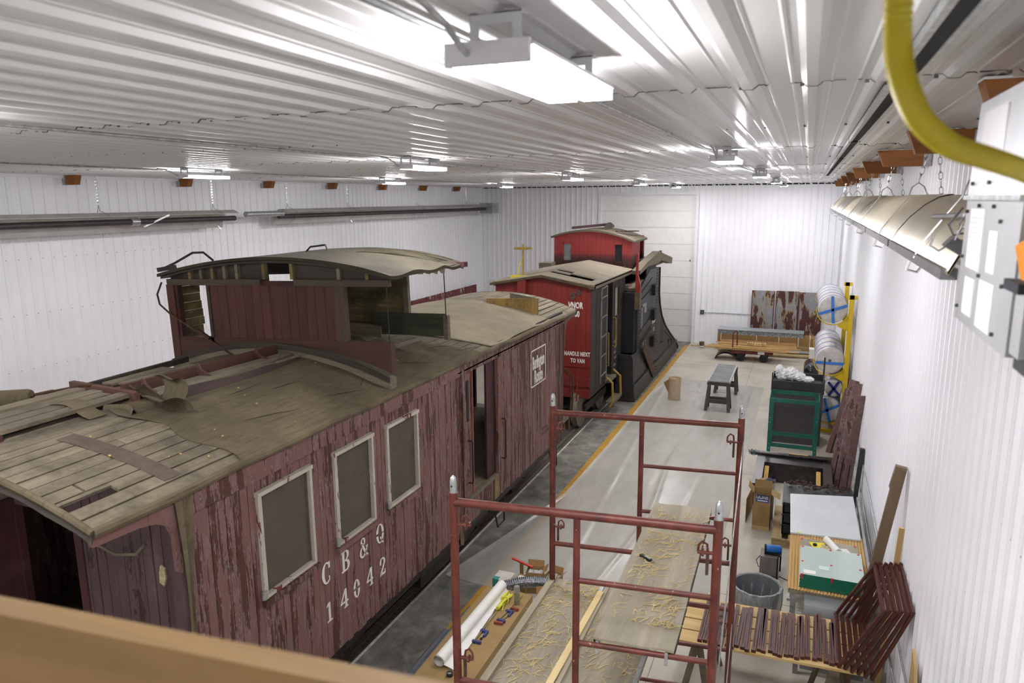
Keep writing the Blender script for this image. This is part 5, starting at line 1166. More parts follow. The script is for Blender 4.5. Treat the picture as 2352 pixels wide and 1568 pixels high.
MB().prism([(.475, 4.92), (.505, 4.955), (.62, 4.885), (.615, 4.83)], 'y', 3.1, 3.18).build('deflector_end', pm('grey_sheet_metal', '#5a5a5c', '#6a6a6c', .4, .6), h3)
MB().prism([(.52, 4.93), (.66, 4.96), (.66, 4.86), (.62, 4.86)], 'y', 3.2, 3.24).build('end_cap', M_DARK, h3)
MB().tube([(.58, 4.2, 5.0), (.6, 3.6, 5.02), (.62, 3.2, 5.06), (.6, 2.93, 5.1)], .012, 6).build('wiring', pm('grey_wire', '#77787a', '#88898b', .5), h3, True)
# control box at the near end
cbx = thing('heater_control_box', 'blurred grey heater control box with white labels at the right edge', 'control box', (.62, 2.5, 4.7))
M_CB = pm('grey_box_metal', '#9d9da0', '#a9a9ac', .42, .3, scale=3)
MB().box(.5, .86, 2.2, 2.92, 4.685, 5.09).build('lower_housing', M_CB, cbx)
MB().prism([(.5, 5.10), (.86, 5.10), (.86, 5.42), (.66, 5.42), (.51, 5.40)], 'y', 2.2, 2.92).build('upper_housing', pm('white_box_metal', '#bcbcc0', '#c8c8cc', .42, .1), cbx)
MB().box(.49, .87, 2.2, 2.94, 5.088, 5.102).build('flange', M_GALV, cbx)
MB().box(.52, .86, 2.08, 2.2, 4.66, 5.0).build('end_cover', pm('dark_cover', '#2f2e2f', '#3b3a3b', .5), cbx)
MB().box(.505, .52, 2.1, 2.19, 4.7, 4.96).build('cover_plate', M_CB, cbx)
MB().prism([(.47, 4.98), (.52, 5.02), (.8, 5.02), (.8, 4.9), (.49, 4.9)], 'y', 1.99, 2.1).build('orange_motor', pm('orange_paint', '#b36a12', '#c47a1e', .5), cbx)
MB().box(.46, .8, 1.98, 2.12, 4.875, 4.9).build('motor_base', M_DARK, cbx)
M_LAB = pm('label_paper', '#cfcdcd', '#d8d6d6', .6)
for y0, y1, z0, z1 in ((2.62, 2.82, 4.87, 5.06), (2.42, 2.52, 4.88, 5.0), (2.66, 2.80, 4.72, 4.84), (2.40, 2.58, 4.71, 4.85)):
    lb = MB().box(.4965, .5, y0, y1, z0, z1).build('label', M_LAB, cbx)
    n = int((z1-z0)/.016)
    for k in range(1, n): MB().box(.4955, .4966, y0+.012, y1-.012-.03*((k*7) % 3)/2, z0+k*.016, z0+k*.016+.005).build('label_print', pm('label_print', '#bdbbbd', '#c3c1c3', .7), lb)
lb = MB().prism([(2.5, 5.16), (2.8, 5.16), (2.8, 5.36), (2.5, 5.36)], 'x', .502, .507).build('label', M_LAB, cbx)
b = MB()
for y, z in ((2.88, 5.05), (2.7, 5.07), (2.5, 5.07), (2.88, 4.73), (2.6, 4.86), (2.3, 4.86), (2.35, 4.72), (2.88, 4.9), (2.84, 5.14), (2.6, 5.14), (2.4, 5.03)):
    b.cyl((.5, y, z), (.491, y, z), .006, 8)
tag(b, None) if False else None
sb_ = b.build('screw_heads', pm('dark_screws', '#3c3c3e', '#5a5a5c', .4, .6), cbx)
sb_['kind'] = 'stuff'
b = MB(); chain(b, (.56, 3.05, 5.1), (.72, 2.75, 5.55), .0035); chain(b, (.5, 3.12, 4.93), (.56, 3.05, 5.1), .0035); b.build('chain', M_CHROME, cbx)
MB().tube([(.5, 3.12, 4.93), (.46, 3.12, 4.9), (.43, 3.12, 4.92), (.44, 3.12, 4.96)], .0045, 6).tube([(.52, 3.1, 5.06), (.48, 3.1, 5.0), (.5, 3.1, 4.96), (.54, 3.1, 4.97)], .0045, 6).build('s_hook', M_CHROME, cbx, True)
# yellow gas hose
hz = thing('gas_hose', 'blurred yellow corrugated gas hose hanging in a curve at upper right', 'hose', (.45, 1.35, 5.0))
key = [(.094, 1.18, 5.56), (.094, 1.19, 5.45), (.1, 1.22, 5.337), (.11, 1.25, 5.288), (.128, 1.28, 5.248), (.157, 1.32, 5.21), (.206, 1.38, 5.179), (.27, 1.46, 5.163), (.349, 1.56, 5.143), (.44, 1.70, 5.115), (.54, 1.9, 5.07), (.6, 2.05, 5.05), (.62, 2.14, 5.05)]
def cr_(p, t):
    n = len(p)-1; i = min(int(t*n), n-1); f = t*n-i; q = [Vector(p[max(0, min(n, i+k))]) for k in (-1, 0, 1, 2)]
    return .5*((2*q[1])+(-q[0]+q[2])*f+(2*q[0]-5*q[1]+4*q[2]-q[3])*f*f+(-q[0]+3*q[1]-3*q[2]+q[3])*f**3)
N = 240
MB().tube([cr_(key, i/N) for i in range(N+1)], [.0185+(.0012 if i % 2 else -.0012) for i in range(N+1)], 14).build('corrugated_hose', pm('olive_yellow_plastic', '#a8990c', '#b5a516', .5), hz, True)

# ================================================================== right-hand side of the floor, near to far
M_BROWN = wood('brown_stained_wood', '#3c180f', '#522216', 'y', .46, 6, .12, .05)
M_PINEY = wood('plain_pine_board', '#b89a62', '#d0b47e', 'x', .75, 6, .1, .08)
bn = thing('work_trestle', 'pine plank trestle table carrying a row of brown sticks', 'work table', (-.15, 7.15, 0))
for y in (6.8, 7.02, 7.24, 7.46): MB().beam((-1.0, y-.06, .785), (.78, y+.02, .785), .20, .025).build('table_plank', M_PINEY, bn)
for x in (-.75, .5):
    MB().box(x-.045, x+.045, 6.7, 7.55, .72, .77).build('trestle_beam', M_GREYW, bn)
    for y, dy in ((6.8, -.12), (7.45, .12)):
        for s in (-1, 1): MB().beam((x, y, .75), (x+s*.16, y+dy, .0), .06, .035).build('leg', M_GREYW, bn)
rs_ = random.Random(21)
nst = 26
ORD26 = 'first second third fourth fifth sixth seventh eighth ninth tenth eleventh twelfth thirteenth fourteenth fifteenth sixteenth seventeenth eighteenth nineteenth twentieth twenty-first twenty-second twenty-third twenty-fourth twenty-fifth farthest'.split()
for k in range(nst):
    t = k/(nst-1); x = lerp(-.72, .52, t)+rs_.uniform(-.008, .008); y0 = lerp(6.66, 6.76, t)+rs_.uniform(-.03, .03); L = .74+rs_.uniform(-.03, .06)
    o = thing('wood_stick', f'dark brown varnished stick across the pine trestle table, {ORD26[k]} from the scaffold', 'stick', (x, y0+L/2, .8), 'brown sticks on the trestle table')
    MB().beam((x, y0, .815), (x+rs_.uniform(-.02, .02), y0+L, .815), .041, .03).build('stick', M_BROWN, o)
    MB().box(x-.004, x+.004, y0+.05, y0+L-.12, .83, .8306).build('groove', M_DARK, o)
# window frames leaning on the wall
up = Vector((.36, 0, .70)).normalized()
for k in range(6):
    x0 = .53+.055*k; yy = 6.72-.02*k+.01*(k % 2)
    o = thing('window_sash', f'dark brown varnished wooden sash frame leaning on the right wall, {["front", "second", "third", "fourth", "fifth", "rearmost"][k]} of its stack', 'window frame', (x0, yy+.48, .8), 'brown sash frames')
    a = Vector((x0, yy, .80)); H_, L = .74+.01*k, .97; nn = up.cross(Vector((0, 1, 0)))
    lean = Vector((.36-.02*k, 0, .70)).normalized(); nn = Vector((lean.z, 0, -lean.x))
    for e in (.025, L-.025): MB().beam(a+Vector((0, e, 0)), a+Vector((0, e, 0))+lean*H_, .036, .026, nn).build('stile', M_BROWN, o)
    for e in (.025, H_-.025): MB().beam(a+lean*e+Vector((0, .05, 0)), a+lean*e+Vector((0, L-.05, 0)), .036, .024, nn).build('rail', M_BROWN, o)
M_OLDP = wood('old_brown_plank', '#5e4c3a', '#7d6850', 'z', .85, 7, .05, .2)
o = thing('leaning_plank', 'long old timber leaning against the right wall above the brown frames', 'timber', (.66, 7.6, 0))
MB().beam((.66, 7.60, .05), (1.03, 7.86, 2.42), .10, .055, (0, 1, 0)).build('timber', M_OLDP, o); MB().beam((.99, 7.87, 2.2), (1.032, 7.86, 2.44), .105, .06, (0, 1, 0)).build('worn_end', pm('timber_end', '#6d5f4c', '#84745d', .9, scale=30), o)
MB().box(.60, .72, 7.56, 7.66, 0, .07).build('foot_block', M_OLDP, o)
o = thing('pine_stick', 'short pine stick leaning upright behind the brown frames', 'stick', (1.02, 7.75, 0))
MB().beam((.99, 7.76, .0), (1.075, 7.74, 1.84), .05, .03, (0, 1, 0)).build('stick', wood('pine_stick_z', '#b5935a', '#cdae77', 'z', .75, 6, 0, .1), o); MB().box(1.06, 1.09, 7.72, 7.76, 1.84, 1.843).build('sawn_end', M_PINEY, o)
o = thing('pine_offcut', 'tan plywood offcut standing against the right wall at the bottom edge', 'board', (1.05, 6.2, 0))
MB().prism([(6.0, 0), (6.34, 0), (6.36, 1.36), (6.2, 1.30), (6.05, 1.10)], 'x', 1.05, 1.075).build('board', wood('tan_ply_z', '#a58a5c', '#bda272', 'z', .8, 5, 0, .1), o); MB().box(1.075, 1.09, 5.9, 6.1, 0, 1.2).build('backing_board', M_BROWN, o)

# trash can with liner
tc = thing('trash_can', 'grey round trash can lined with a clear plastic bag beside the trestle', 'trash can', (-.28, 8.32, 0))
MB().lathe([(.001, .0), (.21, 0), (.255, .60), (.275, .60), (.275, .635), (.25, .635), (.245, .6), (.2, .03), (.001, .03)], (-.28, 8.32, 0), 32).build('can', pm('grey_can_plastic', '#5e6164', '#6b6e71', .5), tc, True)
def m_bag():
    t = NT('clear_bag'); f = t.noise(t.pos((2, 2, .6)), 9, 6, .7, .8); t.bump(f, .8, .02); return t.set(t.ramp(f, [(.3, c('#8c8f92')), (.7, c('#d9dcde'))]), .25, 0, .6, .55)
M_BAG = m_bag()
def bagf(u, v):
    a = 2*math.pi*u; prof = [(.27, .28), (.29, .45), (.292, .6), (.285, .645), (.262, .645), (.24, .5), (.22, .2)]; i = v*6; k = min(int(i), 5); t = i-k
    r, z = lerp(prof[k][0], prof[k+1][0], t), lerp(prof[k][1], prof[k+1][1], t); r += .006*math.sin(13*a)+.004*math.sin(29*a+8*v); return (-.28+r*math.cos(a), 8.32+r*math.sin(a), z+.012*math.sin(5*a)*(1 if v < .2 else .2))
MB().sheet(bagf, 64, 24).build('bag_liner', M_BAG, tc, True)
# small blower with blue motor
bl = thing('blower', 'grey boxy blower with a blue motor on top, on the floor by the trash can', 'blower', (-.18, 9.85, 0))
MB().box(-.31, -.09, 9.75, 10.0, .04, .30).build('housing', pm('grey_brown_metal', '#6a6660', '#787470', .5, .2), bl)
MB().cyl((-.24, 9.87, .37), (-.05, 9.9, .37), .055, 16).build('motor', pm('blue_motor', '#1f62b0', '#2f74c0', .35), bl, True); MB().cyl((-.26, 9.868, .37), (-.24, 9.87, .37), .057, 16).build('motor_cap', M_DARK, bl, True)
MB().box(-.26, -.06, 9.82, 9.92, .30, .325).build('motor_mount', M_IRON, bl)
MB().tube([(-.08, 9.74, 0), (-.08, 9.74, .33), (-.05, 9.74, .34), (-.05, 10.0, .34), (-.05, 10.0, 0)], .012, 6).build('handle_frame', M_IRON, bl, True)
MB().tube([(-.05, 9.8, .02), (.05, 9.75, .012), (.15, 9.85, .012), (.22, 10.0, .012)], .007, 6).tube([(-.3, 9.8, .3), (-.36, 9.82, .2), (-.33, 9.84, .1), (-.3, 9.85, .08)], .005, 6).build('power_cord', M_DARK, bl, True)

# sheet table with glass
tb = thing('work_table', 'long table topped by a white sheet and corrugated board along the right wall', 'work table', (.46, 9.6, 0))
M_WS = pm('white_sheet', '#bfc4c7', '#c9cdd0', .3, scale=2)
MB().prism([(.02, 10.75), (.86, 10.95), (.88, 9.5), (.05, 9.42)], 'z', .84, .86).build('white_panel', M_WS, tb)
def corr(u, v):
    x = lerp(.05, .9, u); return (x, lerp(8.0, 9.6, v), .835+.006*math.sin(x*2*math.pi/.034))
MB().sheet(corr, 200, 2, .006).build('corrugated_board', wood('corrugated_tan', '#b08c54', '#c29f68', 'y', .8, 4, 0, .05), tb)
MB().box(.06, .88, 8.0, 10.8, .78, .825).build('table_top', pm('table_core', '#8b8573', '#787260', .8), tb)
for x, y in ((.12, 8.05), (.82, 8.05), (.12, 10.6), (.82, 10.6), (.12, 9.3), (.82, 9.3)):
    l_ = MB().box(x-.03, x+.03, y-.03, y+.03, .03, .78).build('leg', M_GALV, tb); MB().box(x-.06, x+.06, y-.06, y+.06, 0, .03).build('foot', M_GALV, l_)
MB().box(.9, .93, 8.0, 10.9, .80, .88).build('edge_rail', M_ALU, tb)
o = thing('steel_sheet', 'bent grey steel sheet hanging below the near end of the glass table', 'metal sheet', (.52, 7.9, 0))
M_STS = pm('satin_steel_sheet', '#7d7f82', '#8d8f92', .35, .5, scale=2)
MB().prism([(7.97, .80), (7.80, .77), (7.74, .62), (7.76, .05), (7.74, .05), (7.72, .63), (7.79, .785), (7.97, .815)], 'x', .23, .86).build('sheet', M_STS, o); MB().box(.23, .86, 7.72, 7.735, .62, .64).build('fold_line', M_DARK, o)
MB().box(.16, .21, 7.7, 7.75, 0, .72).build('support_strip', M_STS, o)
# glass stack
def m_glass(name, col, alpha):
    t = NT(name); f = t.noise(t.pos((6, 1, 1)), 3, 3); return t.set(t.ramp(f, [(.3, c(col)), (.7, c(col))]), .08, 0, .7, alpha)
M_GL = m_glass('pale_green_glass', '#d3e2dd', .6); M_GLE = pm('green_glass_edge', '#0f5a45', '#1c7458', .2, scale=60, stretch=(1, 1, 40))
M_GLT = m_glass('thin_glass', '#b3b5a4', .42)
M_PAD = pm('red_cork_pad', '#c02a35', '#d03a45', .6)
for k in range(12):
    z = .846+.0125*k; y1 = 9.32-(.42 if k > 0 else 0)-.008*k; x0 = .17+.003*(k % 3)
    lab = f'green-edged glass pane in the stack on the long table, {["lowest", "second", "third", "fourth", "fifth", "sixth", "seventh", "eighth", "ninth", "tenth", "eleventh", "top"][k]} from below' if 0 < k < 11 else ('wide bottom glass pane of the stack on the long table' if k == 0 else 'top glass pane of the stack, with paper labels on it')
    o = thing('glass_pane', lab, 'glass pane', (.5, 8.6, z), 'stacked glass panes')
    MB().box(x0, .83, 8.06+.002*k, y1, z, z+.006).build('pane', M_GLT if k == 0 else M_GL, o)
    MB().box(x0, .83, 8.056+.002*k, 8.06+.002*k, z-.003, z+.0085).build('ground_edge', M_GLE, o)
    for px, py in ((x0+.02, 8.08), (.5, 8.08), (.8, 8.08), (x0+.02, y1-.03), (.5, y1-.03), (.8, y1-.03), (.5, 8.4), (x0+.02, 8.4), (.8, 8.4)):
        MB().box(px-.012, px+.012, py-.01, py+.01, z+.006, z+.0122).build('spacer_pad', M_PAD, o)
zt = .846+.0125*11+.0065
for x0, x1, y0, y1, nm, m_ in ((.22, .35, 8.13, 8.22, 'paper_label', M_PAPER), (.36, .46, 8.28, 8.36, 'paper_label', pm('pale_label', '#c4d8d0', '#bccfc8', .6))):
    pass
o = tag(MB().box(.21, .335, 8.12, 8.2, zt, zt+.002).build('paper_slip', M_PAPER), 'white paper slip at the front of the glass stack', 'paper')
tag(MB().box(.37, .475, 8.26, 8.35, zt, zt+.002).build('paper_slip', MATS['pale_label']), 'pale green paper label in the middle of the glass stack', 'paper')
zb = .856
o = tag(MB().prism([(.27, 9.22), (.45, 9.25), (.5, 8.99), (.36, 8.96)], 'z', zb, zb+.004).build('yellow_folder', pm('yellow_card', '#d8c81e', '#e2d32c', .6)), 'yellow card folder on the corrugated board behind the glass stack', 'folder')
o = tag(MB().prism([(.58, 9.15), (.7, 9.18), (.8, 8.95), (.66, 8.93)], 'z', zb, zb+.003).build('white_sheet_of_paper', M_PAPER), 'white sheet of paper on the corrugated board behind the glass stack', 'paper')
o = thing('paper_towel_roll', 'small white paper roll lying among the papers on the long table', 'paper roll', (.52, 9.1, zb))
MB().tube([(.47, 9.28, zb+.045), (.6, 8.96, zb+.045)], .042, 16).build('roll', M_PAPER, o, True); MB().cyl((.598, 8.965, zb+.045), (.603, 8.952, zb+.045), .02, 12).build('core_hole', M_DARK, o, True)
o = tag(MB().lathe([(.001, 0), (.024, 0), (.024, .02), (.015, .026), (.001, .026)], (.34, 9.14, zb+.004), 14).build('black_puck', M_DARK, None, True), 'small black tape puck on the yellow folder', 'tape')
o = thing('rag', 'small beige rag bundle next to the paper roll on the table', 'rag', (.45, 9.1, zb))
MB().sheet(lambda u, v: (.41+.1*u+.01*math.sin(9*v), 9.04+.12*v+.01*math.sin(8*u), zb+.008+.03*math.sin(3.1*u)*math.sin(3.1*v)+.01*math.sin(11*u+7*v)), 12, 12, .004).build('cloth', pm('beige_cloth', '#b7a98c', '#c9bc9f', .9, scale=30), o, True)
o = tag(MB().prism([(.13, 9.44), (.16, 9.46), (.16, 9.42)], 'z', .861, .872).build('yellow_tag', pm('lime_tag', '#dbe02a', '#e4e84a', .6)), 'tiny lime tag on the edge of the white panel', 'tag')
o = thing('flat_bracket', 'grey metal clamp foot on the floor under the glass table corner', 'clamp', (.02, 8.3, 0)); MB().box(-.03, .06, 8.22, 8.34, 0, .03).box(.03, .06, 8.26, 8.32, .03, .25).build('foot', M_GALV, o); MB().box(-.02, .04, 8.23, 8.25, .03, .05).build('jaw', M_GALV, o)

# carton with blue label, drum, pallet with black crates
o = thing('tall_carton', 'tall open cardboard carton with a blue printed label on its front', 'carton', (-.38, 11.38, 0))
b = MB(); x0, x1, y0, y1, h = -.51, -.25, 11.25, 11.5, .6
for a in ((x0, x1, y0, y0+.004), (x0, x1, y1-.004, y1), (x0, x0+.004, y0, y1), (x1-.004, x1, y0, y1)): b.box(*a, .0, h)
b.box(x0, x1, y0, y1, 0, .004); b.build('carton_body', M_KRAFT, o)
MB().box(x0, x1, y0-.002, y0, .0, .06).build('tape_band', pm('faded_band', '#a8915f', '#b39c6a', .8), o)
for pts in ([(x0, y0, h), (x1, y0, h), (x1+.02, y0-.11, h+.05), (x0+.02, y0-.11, h+.07)], [(x1, y0, h), (x1, y1, h), (x1+.13, y1, h-.06), (x1+.13, y0, h-.06)], [(x0, y0, h), (x0, y1, h), (x0-.08, y1, h+.1), (x0-.08, y0, h+.1)], [(x0, y1, h), (x1, y1, h), (x1, y1+.03, h+.12), (x0, y1+.03, h+.12)]):
    P = [Vector(p) for p in pts]; MB().add(P+[p-Vector((0, 0, .004)) for p in P], [(0, 1, 2, 3), (7, 6, 5, 4), (0, 4, 5, 1), (1, 5, 6, 2), (2, 6, 7, 3), (3, 7, 4, 0)]).build('flap', M_KRAFT, o)
lb = MB().box(x0+.035, x1-.03, y0-.003, y0, .46, .575).build('blue_label', pm('label_blue', '#2b3f86', '#34498f', .6), o)
text_mb('ULINE', .062, frameM(Vector(((x0+x1)/2, y0-.004, .535)), (1, 0, 0), (0, 0, 1)), 1.05, .002, .001).build('label_lettering', M_PAPER, lb)
MB().box(x0+.06, x1-.05, y0-.0045, y0-.003, .476, .492).build('label_line', M_PAPER, lb)
for k in range(8): MB().box(x0+.07+.01*(k % 3), x1-.07-.012*(k % 2), y0-.0015, y0, .40-.035*k, .41-.035*k).build('faint_print', pm('faint_print', '#84683e', '#8c7046', .85), o)
o = thing('paper_drum', 'white fibre spool standing behind the tall carton', 'spool', (-.34, 11.75, 0))
MB().lathe([(.001, 0), (.12, 0), (.12, .62), (.001, .62)], (-.34, 11.75, 0), 24).build('spool_body', pm('white_spool', '#cfcfd0', '#dadadb', .6), o, True); MB().lathe([(.001, .62), (.115, .62), (.115, .635), (.001, .635)], (-.34, 11.75, 0), 24).build('wood_lid', M_KRAFT, o)
o = thing('folded_cloth', 'crumpled navy cloth on top of the white spool', 'cloth', (-.3, 11.74, .636))
MB().sheet(lambda u, v: (-.37+.16*u, 11.68+.12*v+.01*math.sin(8*u), .645+.035*math.sin(3.1*u)*math.sin(3.1*v)+.012*math.sin(10*u+5*v)), 12, 12, .008).build('cloth', pm('navy_cloth', '#2a3142', '#3b4458', .9), o, True)
o = thing('cardboard_flat', 'brown cardboard scrap standing behind the tall carton', 'cardboard', (-.58, 11.7, 0))
MB().beam((-.62, 11.45, .2), (-.56, 12.1, .2), .008, .4).build('sheet', M_KRAFT, o)
pa = thing('pallet', 'wooden pallet under the black crates beside the white panel', 'pallet', (.3, 11.4, 0))
for x in (-.13, .1, .35, .6, .85): MB().box(x-.07, x+.07, 10.75, 12.0, .11, .13).build('deck_board', M_PINEY if x > 0 else wood('pallet_board', '#8f7a54', '#a8926a', 'y', .85), pa)
for y in (10.8, 11.4, 11.95): MB().box(-.2, .92, y-.03, y+.03, .02, .11).build('stringer', wood('pallet_board', '#8f7a54', '#a8926a', 'y', .85), pa)
MB().box(-.2, .92, 10.75, 10.77, 0, .02).build('bottom_board', MATS['pallet_board'], pa)
M_BLKP = pm('black_crate_plastic', '#191a1b', '#26282a', .4)
for k in range(3):
    z0 = .131+.17*k; o = thing('black_crate', f'black plastic crate on the pallet, {["lowest", "middle", "top"][k]} of the stack', 'crate', (.4, 11.35, z0), 'black crates on the pallet')
    b = MB().box(-.07, .9, 10.95, 10.97, z0, z0+.16).box(-.07, .9, 11.8, 11.82, z0, z0+.16).box(-.07, -.05, 10.95, 11.82, z0, z0+.16).box(.88, .9, 10.95, 11.82, z0, z0+.16).box(-.07, .9, 10.95, 11.82, z0, z0+.01)
    b.build('crate_body', M_BLKP, o); MB().box(-.085, .915, 10.935, 11.835, z0+.135, z0+.15).build('rim', M_BLKP, o)
o = thing('chain_pile', 'heap of rusty black chain on top of the black crates', 'chain', (.4, 11.6, .64))
b = MB(); r_ = random.Random(5)
for k in range(60):
    p = Vector((lerp(-.02, .85, r_.random()), lerp(11.5, 11.78, r_.random()), .655+.05*r_.random())); q = p+Vector((r_.uniform(-.06, .06), r_.uniform(-.03, .03), r_.uniform(-.015, .015)))
    b.tube([p, lerp(p, q, .5)+Vector((0, .015, .01)), q, lerp(p, q, .5)-Vector((0, .015, 0))], .009, 5, True)
tag(b.build('chain_links', M_RUST, o), kind='stuff')
# black steel sled frame
o = thing('steel_sled', 'black steel sled frame wrapped in shrink film on the floor before the green bench', 'steel frame', (.1, 13.3, 0))
M_SLED = pm('black_shiny_wrap', '#221f20', '#383335', .25, .2, scale=8)
for x in (-.52, .6): MB().beam((x, 12.2, .2), (x, 13.9, .2), .14, .38).build('side_channel', M_SLED, o)
MB().box(-.45, .53, 13.35, 13.75, .05, .38).build('cross_plate', M_SLED, o); MB().cyl((-.72, 13.75, .40), (.78, 13.75, .42), .045, 12).build('shaft', M_SLED, o, True)
MB().cyl((.62, 13.75, .41), (.82, 13.75, .42), .055, 12).build('shaft_end', M_RUST, o, True)
for x in (-.40, .46): MB().beam((x, 12.3, .1), (x, 13.3, .3), .07, .06).build('wood_blocking', wood('yellow_pine_y', '#a5813f', '#bd9a56', 'y', .75), o)
b = MB()
for k in range(8): b.tube([(-.72+.04*math.cos(a+k)+.02*k, 13.75+.05*math.sin(a), .40+.05*math.cos(2*a+k)) for a in [2*math.pi*i/6 for i in range(6)]], .007, 4, True)
b.build('tangled_wire', pm('teal_wire', '#3d5c55', '#52736b', .6), o)
tag(MB().beam((-.05, 13.72, .458), (.28, 13.73, .458), .02, .012).build('wood_sliver', M_PINEY), 'thin pale wood sliver on the black sled shaft', 'wood strip')
# green steel bench frame
o = thing('green_bench_frame', 'green steel bench frame with bolted angle legs', 'bench frame', (0, 14.95, 0))
M_GRN = pm('green_enamel', '#1a574b', '#226658', .4, .1)
for x in (-.44, .41):
    for y in (14.75, 15.45):
        l_ = MB().box(x-.035, x+.035, y-.004, y+.004, 0, 1.22).box(x-.035 if x < 0 else x+.027, x-.027 if x < 0 else x+.035, y, y+.05 if y < 15 else y+.0, 0, 1.22).build('leg', M_GRN, o)
        if y < 15:
            for k in range(10): MB().cyl((x, y-.006, .1+.09*k), (x, y-.003, .1+.09*k), .008, 6).build('bolt_hole', M_CHROME, l_)
for z in (1.18, .5, .26): MB().box(-.44, .41, 14.755, 14.765, z-.04, z+.04).build('cross_rail', M_GRN, o)
MB().box(-.44, .41, 15.44, 15.45, 1.14, 1.22).build('cross_rail', M_GRN, o)
for x in (-.47, .44): MB().box(x-.005, x+.005, 14.75, 15.45, 1.14, 1.22).build('side_rail', M_GRN, o)
# dark tool cart
o = thing('tool_cart', 'dark grey steel tool cart with a tray top behind the green bench frame', 'tool cart', (.02, 16.350, 0))
M_CART = pm('charcoal_steel', '#303032', '#3c3c3f', .45, .3, scale=5)
MB().box(-.48, .52, 15.700, 15.720, 0.02, 1.19).build('front_panel', pm('dark_mesh_panel', '#3a3736', '#464241', .7, scale=40), o)
MB().box(.5, .52, 15.720, 16.500, .02, 1.23).build('side_panel', M_CART, o); MB().box(-.48, -.46, 15.720, 16.500, .02, 1.23).build('side_panel', M_CART, o)
MB().box(-.48, .52, 15.700, 16.530, 1.21, 1.23).build('tray_floor', pm('tray_steel', '#5a5a5c', '#6b6b6d', .4, .4), o)
for a in ((-.49, .53, 15.680, 15.700, 1.19, 1.36), (-.49, .53, 16.510, 16.530, 1.19, 1.36), (-.49, -.47, 15.700, 16.510, 1.19, 1.36), (.51, .53, 15.700, 16.510, 1.19, 1.36)): MB().box(*a).build('tray_wall', M_CART, o)
for x in (-.49, .51): MB().box(x, x+.025, 15.670, 15.710, 1.13, 1.52 if x < 0 else 1.45).build('corner_post', M_CART, o)
MB().box(.51, .54, 16.450, 16.490, 1.23, 1.75).build('push_handle', M_CART, o)
for x in (-.4, .44):
    for y in (15.800, 16.400): MB().cyl((x-.02, y, .04), (x+.02, y, .04), .04, 10).build('caster', M_DARK, o)
o = thing('plastic_bag', 'crumpled white plastic bags piled on the tool cart tray', 'plastic bag', (-.1, 16.350, 1.23))
M_PB = pm('white_plastic_bag', '#e4e5e7', '#efeff0', .4, scale=20)
r_ = random.Random(3)
for k, (x, y, z, s, sz) in enumerate(((-.30, 16.300, 1.36, .13, 1.0), (-.12, 16.350, 1.37, .14, 1.0), (.05, 16.300, 1.33, .12, .8), (.22, 16.280, 1.29, .12, .5), (-.36, 16.250, 1.47, .08, 1.23))):
    b = MB(); n1, n2 = 18, 12
    def bf(u, v, k=k, x=x, y=y, z=z, s=s, sz=sz):
        a, p = 2*math.pi*u, math.pi*(v-.5); r = s*(1+.13*math.sin(3*a+k)*math.cos(2*p)+.10*math.sin(7*a+2*k+4*p)+.07*math.sin(11*p+5*a))
        return (x+r*math.cos(a)*math.cos(p), y+r*math.sin(a)*math.cos(p), max(1.232, z+sz*r*math.sin(p)))
    b.sheet(bf, n1, n2); b.build('bag', M_PB, o)
# reclaimed boards leaning on the wall
M_REC = peel('reclaimed_board_paint', '#7a6563', '#8a7676', '#553a33', '#b0a5a2', .46, 'z', paint3='#70524d')
for k, (P, Q, w_) in enumerate((((.73, 15.42, 0), (1.0, 15.5, 1.35), .2), ((.70, 13.5, 0), (.99, 14.4, 1.78), .18), ((.80, 13.42, 0), (1.01, 13.85, 1.86), .16), ((.92, 13.3, 0), (1.03, 13.2, 1.8), .14))):
    o = thing('reclaimed_board', f'old maroon plank leaning on the right wall, {["farthest", "second farthest", "second nearest", "nearest"][k]} of four', 'plank', P, 'old planks leaning on the right wall')
    MB().beam(P, Q, w_, .022, (.3, -1, 0)).build('plank', M_REC, o); MB().beam(Vector(P)+Vector((0, -.013, 0)), Vector(lerp(Vector(P), Vector(Q), .3))+Vector((0, -.013, 0)), w_*.12, .004, (.3, -1, 0)).build('split', M_DARK, o)
o = tag(MB().beam((.98, 12.3, .0), (1.06, 12.5, 1.1), .16, .06, (1, 0, 0)).build('dark_post', pm('dark_green_black', '#1c211f', '#2a302e', .6)), 'dark post leaning on the right wall beside the old planks', 'post')

# ================================================================== insulation roll rack
rk = thing('roll_rack', 'yellow steel wall rack with half-round cradles holding insulation rolls', 'rack', (.98, 18, 0))
M_YR = pm('rack_yellow', '#d8b50f', '#e3c11c', .45)
for y, zt_ in ((16.86, 3.05), (19.0, 3.1)):
    MB().box(.93, 1.02, y-.05, y+.05, 0, zt_).build('upright', M_YR, rk); MB().box(.9, 1.08, y-.05, y+.05, zt_-.08, zt_).build('top_bracket', M_YR, rk)
    MB().box(.4, 1.02, y-.05, y+.05, 0, .07).build('foot', M_YR, rk)
    for cx, cz_ in ((.62, 2.72), (.64, 1.60), (.66, .52)):
        pts = [(cx+.32*math.cos(R(a)), y, cz_+.32*math.sin(R(a))) for a in range(170, 362, 12)]
        b = MB()
        for i in range(len(pts)-1): b.beam(pts[i], pts[i+1], .07, .014, (0, 0, 1) if abs(pts[i+1][2]-pts[i][2]) < .05 else (1, 0, 0))
        b.build('cradle', M_YR, rk)
        MB().prism([(cx+.1, cz_-.34), (.95, cz_-.45), (.95, cz_-.1), (cx+.33, cz_-.1)], 'y', y-.01, y+.01).build('gusset', M_YR, rk)
